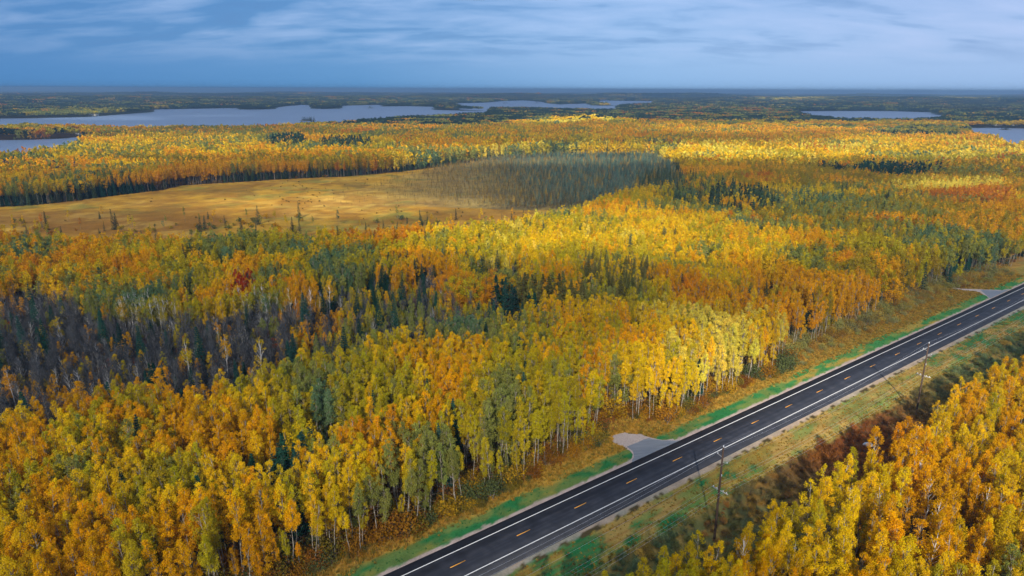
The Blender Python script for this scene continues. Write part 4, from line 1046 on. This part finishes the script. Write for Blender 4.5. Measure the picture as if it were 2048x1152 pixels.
# which ones show largest: those become individual objects
IND = {}
LIMIT = dict(aspen=300, maple=60, spruce=110, pine=60, bare=200, birch=60, tamarack=200, shrub=220)
def choose(kind, k, hh):
    S = SPOTS[kind]; x, y = S['x'], S['y']
    px, py, f = PR(x, y, hh * 0.8); d = np.hypot(x, y)
    vis = (px > 15) & (px < 2033) & (py > 150) & (py < 1125) & (S['tier'] <= (1 if kind != 'tamarack' else 0))
    sc = S['h'] / np.hypot(d, CAM_H) * vis
    if kind == 'maple' or kind == 'spruce': sc = sc * (1 + 0.0 * d)
    # a crown that stands just behind another one is hidden: prefer those whose neighbour in front is far
    o = np.argsort(-sc)[:k]; m = np.zeros(len(x), bool); m[o[sc[o] > 0]] = True; return m
HH = dict(aspen=19, maple=14, spruce=15, pine=18, bare=11, birch=18, tamarack=10, shrub=2.5)
for k in LIMIT: IND[k] = choose(k, LIMIT[k], HH[k])

rngS = np.random.default_rng(33)
for k, S in SPOTS.items():
    pk = 'shrub' if k == 'under' else k
    tiers = list(PROTO[pk]); protos = []; start = {}
    for ti, t in enumerate(tiers): start[ti] = len(protos); protos += [p['mesh'] for p in PROTO[pk][t]]
    m = ~IND.get(k, np.zeros(len(S['x']), bool))
    if m.sum() == 0: continue
    h = S['h'][m]; n = m.sum(); wd = h * rngS.uniform(0.85, 1.2, n)
    pidx = np.array([start[int(t)] for t in S['tier'][m]]) + S['proto'][m]
    stuff(STUFF_NAME[k], protos, S['x'][m], S['y'][m], S['z'][m], pidx, np.stack([wd, wd, h], 1), S['tint'][m], rngS, 0.0 if k == 'wood' else 0.035,
          label=STUFF_LABEL[k])

# ------------------------------------------------------------------ individuals
LAND = {'the gravel turnout': G(1245, 880)[0], 'the nearer power pole': G(1429, 1075)[0], 'the farther power pole': G(1833, 822)[0],
        'the narrow side track': G(1930, 578)[0], 'the white rock': G(1736, 890)[0], 'the left picture edge': G(0, 980)[0],
        'the dark pine cluster': G(575, 960)[0], 'the lone round pine': G(300, 760)[0], 'the bottom left corner': G(0, 1152)[0],
        'the bottom right corner': G(2048, 1152)[0], 'the bottom centre of the picture': G(640, 1152)[0], 'the rim birches': G(300, 700)[0],
        'the meadow narrows': G(660, 490)[0], 'the meadow spruces': G(200, 400)[0], 'the grey bog trees': G(1200, 400)[0],
        'the olive spruce grove': G(1230, 590)[0], 'the pale bright grove': G(1480, 780)[0], 'the orange pair of round trees': G(980, 580)[0]}
LK = list(LAND); LP = np.array([LAND[k] for k in LK])
WORD = dict(yellow='yellow', gold='golden', ygreen='yellow-green', green='grey-green', teal='bluish green', orange='orange', red='red', olive='olive', pale='pale yellow',
            brown='brown', dark='dark', dgreen='dark green', fargreen='deep green', grey='grey', rust='rust orange', purple='purplish')
ORD = lambda n: str(n) + ('th' if 10 <= n % 100 <= 20 else {1: 'st', 2: 'nd', 3: 'rd'}.get(n % 10, 'th'))
def individual(kind, obj_name, cat, group, noun, wordf, parts=True, foliage='crown'):
    S = SPOTS[kind]; ids = np.nonzero(IND[kind])[0]
    x, y = S['x'][ids], S['y'][ids]
    D = np.hypot(x[:, None] - LP[None, :, 0], y[:, None] - LP[None, :, 1]); lk = D.argmin(1)
    words = [wordf(S, i) for i in ids]
    rank = {}
    order = np.argsort(D[np.arange(len(ids)), lk])
    for o in order:
        key = (lk[o], words[o]); rank[key] = rank.get(key, 0) + 1
        i = ids[o]; r = rank[key]
        a = 'nearest' if r == 1 else ORD(r) + ' nearest'
        label = f'{words[o]} {noun}, {a} such one to {LK[lk[o]]}'
        tiers = list(PROTO[kind]); T = tiers[int(S['tier'][i])]; Ls = PROTO[kind]['A']; p = Ls[int(S['proto'][i]) % len(Ls)]
        wd = float(S['h'][i] * random.uniform(0.85, 1.2)); sc = (wd, wd, float(S['h'][i]))
        rot = (random.gauss(0, .035), random.gauss(0, .035), random.uniform(0, 6.28)); loc = (float(S['x'][i]), float(S['y'][i]), float(S['z'][i]))
        tint = [float(v) for v in S['tint'][i]]
        if parts:
            e = bpy.data.objects.new(obj_name, None); COL.objects.link(e); e.empty_display_size = 0.5
            c = bpy.data.objects.new(foliage, p['crown']); COL.objects.link(c); c.parent = e; c['tint'] = tint
            t = bpy.data.objects.new('trunk', p['trunk']); COL.objects.link(t); t.parent = e
        else:
            e = bpy.data.objects.new(obj_name, p['mesh']); COL.objects.link(e); e['tint'] = tint
        e.location = loc; e.rotation_euler = rot; e.scale = sc
        e['label'] = label; e['category'] = cat; e['group'] = group
cw = lambda S, i: ('tall ' if S['h'][i] > 1.0 else 'shorter ') + WORD[NAMES[int(S['ci'][i])]]
sz = lambda a, b: (lambda S, i: a if S['h'][i] > 0.95 else b)
individual('aspen', 'aspen_tree', 'aspen', 'aspens nearest the camera on both sides of the road', 'aspen', cw)
individual('maple', 'maple_tree', 'maple', 'broad crowned red and orange trees among the aspens', 'broad-crowned tree', lambda S, i: 'rounded ' + WORD[NAMES[int(S['ci'][i])]])
individual('spruce', 'spruce_tree', 'spruce', 'spruces among the aspens', 'conical spruce', sz('tall dark', 'small dark'))
individual('pine', 'pine_tree', 'pine', 'pines among the aspens', 'tiered pine', sz('tall blue-green', 'short blue-green'))
individual('bare', 'leafless_tree', 'bare tree', 'leafless grey trees of the dark hollow', 'leafless tree', sz('taller grey', 'low grey'), foliage='twigs')
individual('birch', 'birch_tree', 'birch', 'white trunked birches at the rim of the hollow', 'white-trunked birch', sz('tall', 'short'))
individual('tamarack', 'bog_tree', 'bog tree', 'thin bog trees at the end of the meadow', 'thin bog tree', sz('taller', 'stunted'), parts=False)
def shw(S, i):
    c = S['tint'][i]; r = 'dark red' if c[0] > 2.4 * c[1] and c[0] < .2 else 'orange brown' if c[0] > 1.9 * c[1] else 'olive green' if c[1] > .9 * c[0] else 'dull brown'
    return ('tall ' if S['h'][i] > .8 else 'low ') + r
individual('shrub', 'shrub', 'shrub', 'shrubs bordering the road verges', 'shrub', shw, parts=False)

# ------------------------------------------------------------------ grass tufts on the verges
def tufts():
    rng = np.random.default_rng(44); protos = []
    for k in range(4):
        g = Geo(); n = 26
        b = rng.normal(0, 0.16, (n, 2)); th = rng.uniform(0, 6.28, n); h = rng.uniform(0.25, 0.6, n); w = 0.035
        base = np.stack([b[:, 0], b[:, 1], np.zeros(n)], 1); tip = base + np.stack([np.cos(th) * h * .5, np.sin(th) * h * .5, h], 1)
        sd = np.stack([-np.sin(th), np.cos(th), np.zeros(n)], 1) * w
        V = np.stack([base - sd, base + sd, tip + sd * .3, tip - sd * .3], 1).reshape(-1, 3); g.add(V, np.arange(4 * n).reshape(-1, 4), 0, np.repeat(rng.uniform(0, 1, n), 4))
        protos.append(g.mesh(f'tuft_{k}', [M_GRASS]))
    n = 42000; s = rng.uniform(-60, 330, n); t = np.where(rng.uniform(size=n) < .5, rng.uniform(7.4, 24, n), rng.uniform(-17.5, -8.3, n))
    left = t > 0; fe = edgeL(s)
    dens = np.where(left, np.clip(0.15 + (t - 9.5) * 0.22, 0.1, 1), 0.22 + 0.6 * sstep(-14, -17, t)); k = (rng.uniform(size=n) < dens) & ~(left & (t > fe + 1)); s, t = s[k], t[k]; left = left[k]
    x, y = XY(s, t); k = ~inpoly(x, y, T1_GRAVEL) & ~inpoly(x, y, T2_GRAVEL); x, y, s, t, left = x[k], y[k], s[k], t[k], left[k]; n = len(x)
    pal = np.array([(0.42, 0.23, 0.03), (0.48, 0.30, 0.05), (0.30, 0.18, 0.025), (0.20, 0.16, 0.03)])[rng.integers(0, 4, n)]
    gr = (np.where(left, (t < 10.6 + rng.normal(0, .8, n)), rng.uniform(size=n) < .3)); pal[gr] = np.array([0.03, 0.17, 0.05])
    sc = rng.uniform(0.5, 1.1, n) * np.where(gr, .5, 1.0) * np.where(left, 1, .6)
    stuff('verge_grass', protos, x, y, ground_z(x, y) - 0.02, rng.integers(0, 4, n), np.stack([sc * 1.3, sc * 1.3, sc], 1), pal, rng, 0.1, label='tufts of dry and green grass on the road verges')
tufts()

# ------------------------------------------------------------------ power line
M_WOOD = simple('weathered_pole_wood', (0.040, 0.024, 0.015), (0.100, 0.058, 0.036), 1.2, 0.9, 0.3, 6, stretch=(0.3, 0.3, 3))
M_PALEW = simple('grey_crossarm_wood', (0.38, 0.36, 0.34), (0.58, 0.56, 0.54), 2.0, 0.85)
M_INS = simple('grey_porcelain', (0.55, 0.57, 0.60), (0.70, 0.72, 0.75), 3.0, 0.3)
M_WIRE = simple('aluminium_wire', (0.42, 0.43, 0.45), (0.55, 0.55, 0.57), 1.0, 0.45, metallic=0.6)
def lathe(name, prof, m, k=10):
    th = np.arange(k) * 2 * math.pi / k; V = []
    for r, z in prof: V += [(r * math.cos(a), r * math.sin(a), z) for a in th]
    F = [(j * k + i, j * k + (i + 1) % k, (j + 1) * k + (i + 1) % k, (j + 1) * k + i) for j in range(len(prof) - 1) for i in range(k)]
    return mk_mesh(name, V, F, [m], smooth=True)
INS_PROF = [(0.0, 0), (0.04, 0), (0.11, 0.05), (0.05, 0.09), (0.12, 0.14), (0.05, 0.18), (0.10, 0.24), (0.04, 0.28), (0.0, 0.30)]
ins_me = lathe('insulator', INS_PROF, M_INS)
PH, ARM_Z = 20.6, 10.9
ARMOFF = (-1.55, -0.75, 0.75, 1.55)
def pole(s, t, label, h=PH, arm=ARM_Z):
    x, y = XY(s, t)
    e = link('power_pole', None); e.location = (x, y, -0.8); e.rotation_euler = (0, 0, ROAD_ANG)
    e['label'] = label; e['category'] = 'power pole'; e['group'] = 'wooden power poles along the road'
    H = h + 0.8; A = arm + .8
    link('pole', lathe('pole', [(0.26, 0), (0.24, H * .3), (0.20, H * .7), (0.17, H), (0.0, H + 0.02)], M_WOOD, 12), e)
    V, F = boxm(0.15, 0.30, -1.9, 1.9, A - .07, A + .09); link('crossarm', mk_mesh('crossarm', V, F, [M_PALEW]), e)
    g = Geo(); g.add(*tubes([[.24, -1.0, A], [.24, 1.0, A]], [[.18, -.1, A - .9], [.18, .1, A - .9]], .025, .025, 4)); link('crossarm_brace', g.mesh('crossarm_brace', [M_PALEW]), e)
    for o in ARMOFF: i = link('insulator', ins_me, e); i.location = (0.225, o, A + .10)
    i = link('insulator', ins_me, e); i.location = (0, 0, H + 0.02); i.scale = (1.3, 1.3, 1.6)
    for sgn, dz in ((1, 1.9), (-1, 3.0)):                            # stand-off brackets below the top
        g = Geo(); g.add(*tubes([[0, 0.12 * sgn, H - dz - .25]], [[0, 1.15 * sgn, H - dz]], .04, .03, 6)); b = link('bracket', g.mesh('bracket', [M_PALEW]), e)
        i = link('insulator', ins_me, b); i.location = (0, 1.15 * sgn, H - dz)
    V, F = boxm(-.06, .06, -.26, -.14, A + 3.3, A + 3.8); link('cable_clamp', mk_mesh('cable_clamp', V, F, [M_INS]), e)
    g = Geo(); g.add(*tubes([[0.12, 0.16, 0.2]], [[0.10, 0.11, H - .6]], .018, .018, 3)); link('ground_wire', g.mesh('ground_wire', [M_WIRE]), e)
    return s, t
PP = [pole(-60.5, -25.6, 'weathered wooden power pole beyond the lower edge, left of the nearer pole'),
      pole(33.5, -24.8, 'tall brown power pole standing in shrubs before the nearer aspen crowns'),
      pole(127.6, -23.9, 'tall brown power pole casting a long shadow across road and verge'),
      pole(221.5, -23.2, 'wooden power pole farthest along the road, beyond the right edge')]
def wires():
    lines = [('top wire strung along the pole tops above the road edge', 0, 0, PH + .5), ('wire on the road side brackets just below the pole tops', 0, 1.15, PH - 1.6), ('wire on the forest side brackets below the pole tops', 0, -1.15, PH - 2.7)]
    for j, o in enumerate(ARMOFF): lines.append((('outermost lower wire on the forest side of the crossarms', 'inner lower wire on the forest side of the crossarms', 'inner lower wire on the road side of the crossarms', 'outermost lower wire on the road side of the crossarms')[j], .225, o, ARM_Z + .35))
    for lab, a, b, z in lines:
        g = Geo()
        for (s0, t0), (s1, t1) in zip(PP[:-1], PP[1:]):
            u = np.linspace(0, 1, 15); sag = 1.5
            x0, y0 = XY(s0 + a, t0 + b); x1, y1 = XY(s1 + a, t1 + b)
            P = np.stack([x0 + (x1 - x0) * u, y0 + (y1 - y0) * u, z - sag * 4 * u * (1 - u)], 1)
            g.add(*tubes(P[:-1], P[1:], .017, .017, 3))
        o = link('power_line', g.mesh('power_line', [M_WIRE])); o['label'] = lab; o['category'] = 'overhead wire'; o['group'] = 'wires of the power line'
wires()

# ------------------------------------------------------------------ small things
def rock(px, py, sx, sy, sz_, seed, label):
    rng = np.random.default_rng(seed); c = G(px, py)[0]
    import bmesh
    bm = bmesh.new(); bmesh.ops.create_icosphere(bm, subdivisions=3, radius=1.0)
    for v in bm.verts:
        n = float(fbm(np.array([v.co.x * 3 + 9]), np.array([v.co.y * 3 + v.co.z * 2]), 1.0, 3, seed)[0]); v.co *= 0.75 + 0.5 * n
        v.co.x *= sx; v.co.y *= sy; v.co.z = v.co.z * sz_ + sz_ * .5
    me = bpy.data.meshes.new('rock'); bm.to_mesh(me); bm.free(); me.materials.append(simple('pale_rock', (0.42, 0.42, 0.44), (0.66, 0.66, 0.68), 2.0, 0.9, 0.3))
    o = link('rock', me, label=label, category='rock'); o.location = (c[0], c[1], -0.5); return o
rock(1736, 888, 1.25, 0.85, 0.6, 3, 'pale grey rock among dark red shrubs right of the road')
# clear the shrubs round the rock is left to the scatter; lakeside cabins
M_CWALL = simple('pale_siding', (0.62, 0.62, 0.60), (0.75, 0.75, 0.72), 1.0, 0.8)
M_CROOF = simple('grey_shingles', (0.20, 0.20, 0.22), (0.34, 0.34, 0.36), 1.0, 0.9)
M_CWIN = simple('dark_window_glass', (0.03, 0.04, 0.05), (0.05, 0.06, 0.08), 1.0, 0.15)
def cabin(px, py, w, l, label, rz=0.0):
    c = G(px, py)[0]
    e = link('lakeside_cabin', None); e.location = (c[0], c[1], 0.2); e.rotation_euler = (0, 0, rz)
    e['label'] = label; e['category'] = 'cabin'; e['group'] = 'small cabins by the lakes'
    V, F = boxm(-w / 2, w / 2, -l / 2, l / 2, -.8, 5.0); link('wall', mk_mesh('wall', V, F, [M_CWALL]), e)
    a = w / 2 + .8; b = l / 2 + .8
    V = np.array([(-a, -b, 4.7), (a, -b, 4.7), (a, b, 4.7), (-a, b, 4.7), (-a, 0, 8.6), (a, 0, 8.6), (-a, 0, 8.55), (a, 0, 8.55)], float)
    me = bpy.data.meshes.new('roof'); me.from_pydata([tuple(v) for v in V[:6]], [], [(0, 1, 5, 4), (2, 3, 4, 5), (0, 4, 3), (1, 2, 5), (3, 2, 1, 0)]); me.materials.append(M_CROOF); link('roof', me, e)
    for q in (-.28, .05, .3):
        V, F = boxm(q * w - .8, q * w + .8, -l / 2 - .06, -l / 2 + .05, 1.4, 3.4); link('window', mk_mesh('window', V, F, [M_CWIN]), e)
    e.scale = (1, 1, 1.2)
cabin(165, 270.5, 22, 12, 'white cabin on the wooded point between the two left lakes', .1)
cabin(188, 231.5, 26, 14, 'pale cabin on the far shore of the large left lake', 0)
cabin(1994, 251.5, 20, 12, 'left pale cabin on the shore of the lake at the right edge', .2)
cabin(2026, 251.0, 22, 12, 'right pale cabin on the shore of the lake at the right edge', -.1)

# ------------------------------------------------------------------ cloud sheet out of view, shaped to patch the land with shade
CL_H = 1400.0
CL_SIG = 0.05
LIT = [  # centre x, y, radius x, y on the ground in the photograph; sunlight let through
 (1800, 940, 360, 230, .66), (1500, 740, 350, 95, 1.0), (1700, 700, 300, 60, .75), (1130, 480, 270, 55, 1.0), (1420, 485, 170, 45, .85), (620, 398, 300, 24, 1.0), (330, 392, 120, 12, .6),
 (1500, 313, 760, 17, 1.0), (350, 300, 380, 24, .75), (150, 340, 220, 18, .6), (1150, 250, 120, 8, 1.0), (1500, 268, 330, 9, .85), (1900, 290, 260, 14, .9), (1880, 375, 130, 11, 1.0), (1950, 398, 100, 12, .9), (1760, 460, 330, 80, .58), (1640, 345, 300, 14, .45), (1980, 480, 150, 60, .55),
 (780, 262, 150, 6, .7), (200, 232, 130, 5, .8), (1930, 199, 100, 4, 1.0), (1600, 200, 110, 3, .9), (1740, 197, 60, 2.5, .9), (420, 228, 100, 2, .6), (1450, 215, 160, 4, .6), (800, 200, 200, 3, .55), (1120, 324, 110, 5, .6), (1700, 600, 200, 45, .5), (400, 880, 380, 150, .46), (900, 860, 330, 170, .52)]
SHADE = [(1320, 1000, 210, 120, .14), (200, 720, 420, 70, .28), (1180, 372, 190, 26, .35)]
def shade_clouds():
    na = 300; az = np.radians(np.linspace(-58, 58, na)); r = [15.0]
    while r[-1] < 13500: r.append(r[-1] + max(9.0, r[-1] * 0.014))
    r = np.array(r); nr = len(r); A, R = np.meshgrid(az, r); x = (R * np.sin(A)).ravel(); y = (R * np.cos(A)).ravel()
    px, py, f = PR(x, y, 6.0)
    T = np.full(len(x), 0.37) + 0.10 * (fbm(x, y, 160, 3, 101) - .5)
    wx = (fbm(x, y, 90, 3, 103) - .5); wy = (fbm(x, y, 90, 3, 105) - .5)
    for cx, cy_, rx, ry, v in LIT:
        d2 = ((px - cx) / rx + wx * .9) ** 2 + ((py - cy_) / ry + wy * .9) ** 2
        w = 1 - sstep(0.35, 1.5, d2); T = np.maximum(T, T * (1 - w) + v * w)
    for cx, cy_, rx, ry, v in SHADE:
        w = 1 - sstep(0.35, 1.5, ((px - cx) / rx + wx * .5) ** 2 + ((py - cy_) / ry + wy * .5) ** 2); T = T * (1 - w) + v * w
    th = np.maximum(-np.log(np.clip(T, .02, 1)) * math.sin(SUN_EL) / CL_SIG, 0.02)
    off = CL_H / math.tan(SUN_EL); X = x - SHX * off; Y = y - SHY * off
    base = CL_H + (fbm(x, y, 300, 3, 107) - .5) * 20
    Vt = np.stack([X, Y, base + th * .6], 1); Vb = np.stack([X, Y, base - th * .4], 1)
    i = (np.arange(nr - 1)[:, None] * na + np.arange(na - 1)[None]).ravel(); F = np.stack([i, i + na, i + na + 1, i + 1], 1)
    # sides
    rim = np.concatenate([np.arange(na), np.arange(1, nr) * na + na - 1, (nr - 1) * na + np.arange(na - 2, -1, -1), np.arange(nr - 2, 0, -1) * na]); n = nr * na
    nx_ = np.roll(rim, -1); Sd = np.stack([rim, nx_, nx_ + n, rim + n], 1)
    m, nt, o = mat('shade_vapour'); v = nt.nodes.new('ShaderNodeVolumePrincipled'); v.inputs['Density'].default_value = CL_SIG; v.inputs['Color'].default_value = (.97, .97, .97, 1); v.inputs['Anisotropy'].default_value = 0.3
    nt.links.new(v.outputs[0], o.inputs['Volume'])
    me = mk_mesh('shade_clouds', np.concatenate([Vt, Vb]), np.concatenate([F[:, ::-1], F + n, Sd]), [m], smooth=False)
    link('shade_clouds', me, kind='stuff', label='unseen cloud sheet shaped to shade parts of the land')
shade_clouds()

# ------------------------------------------------------------------ air
HAZE = 1.4e-4
def haze():
    V, F = boxm(-27500, 27500, -3000, 27500, -170.0, 104.0)
    m, nt, o = mat('haze_air'); v = nt.nodes.new('ShaderNodeVolumePrincipled'); v.inputs['Density'].default_value = HAZE; v.inputs['Color'].default_value = (.44, .70, 1.0, 1); v.inputs['Anisotropy'].default_value = 0.3
    nt.links.new(v.outputs[0], o.inputs['Volume']); link('haze', mk_mesh('haze', V, F, [m]), kind='stuff')
if HAZE: haze()
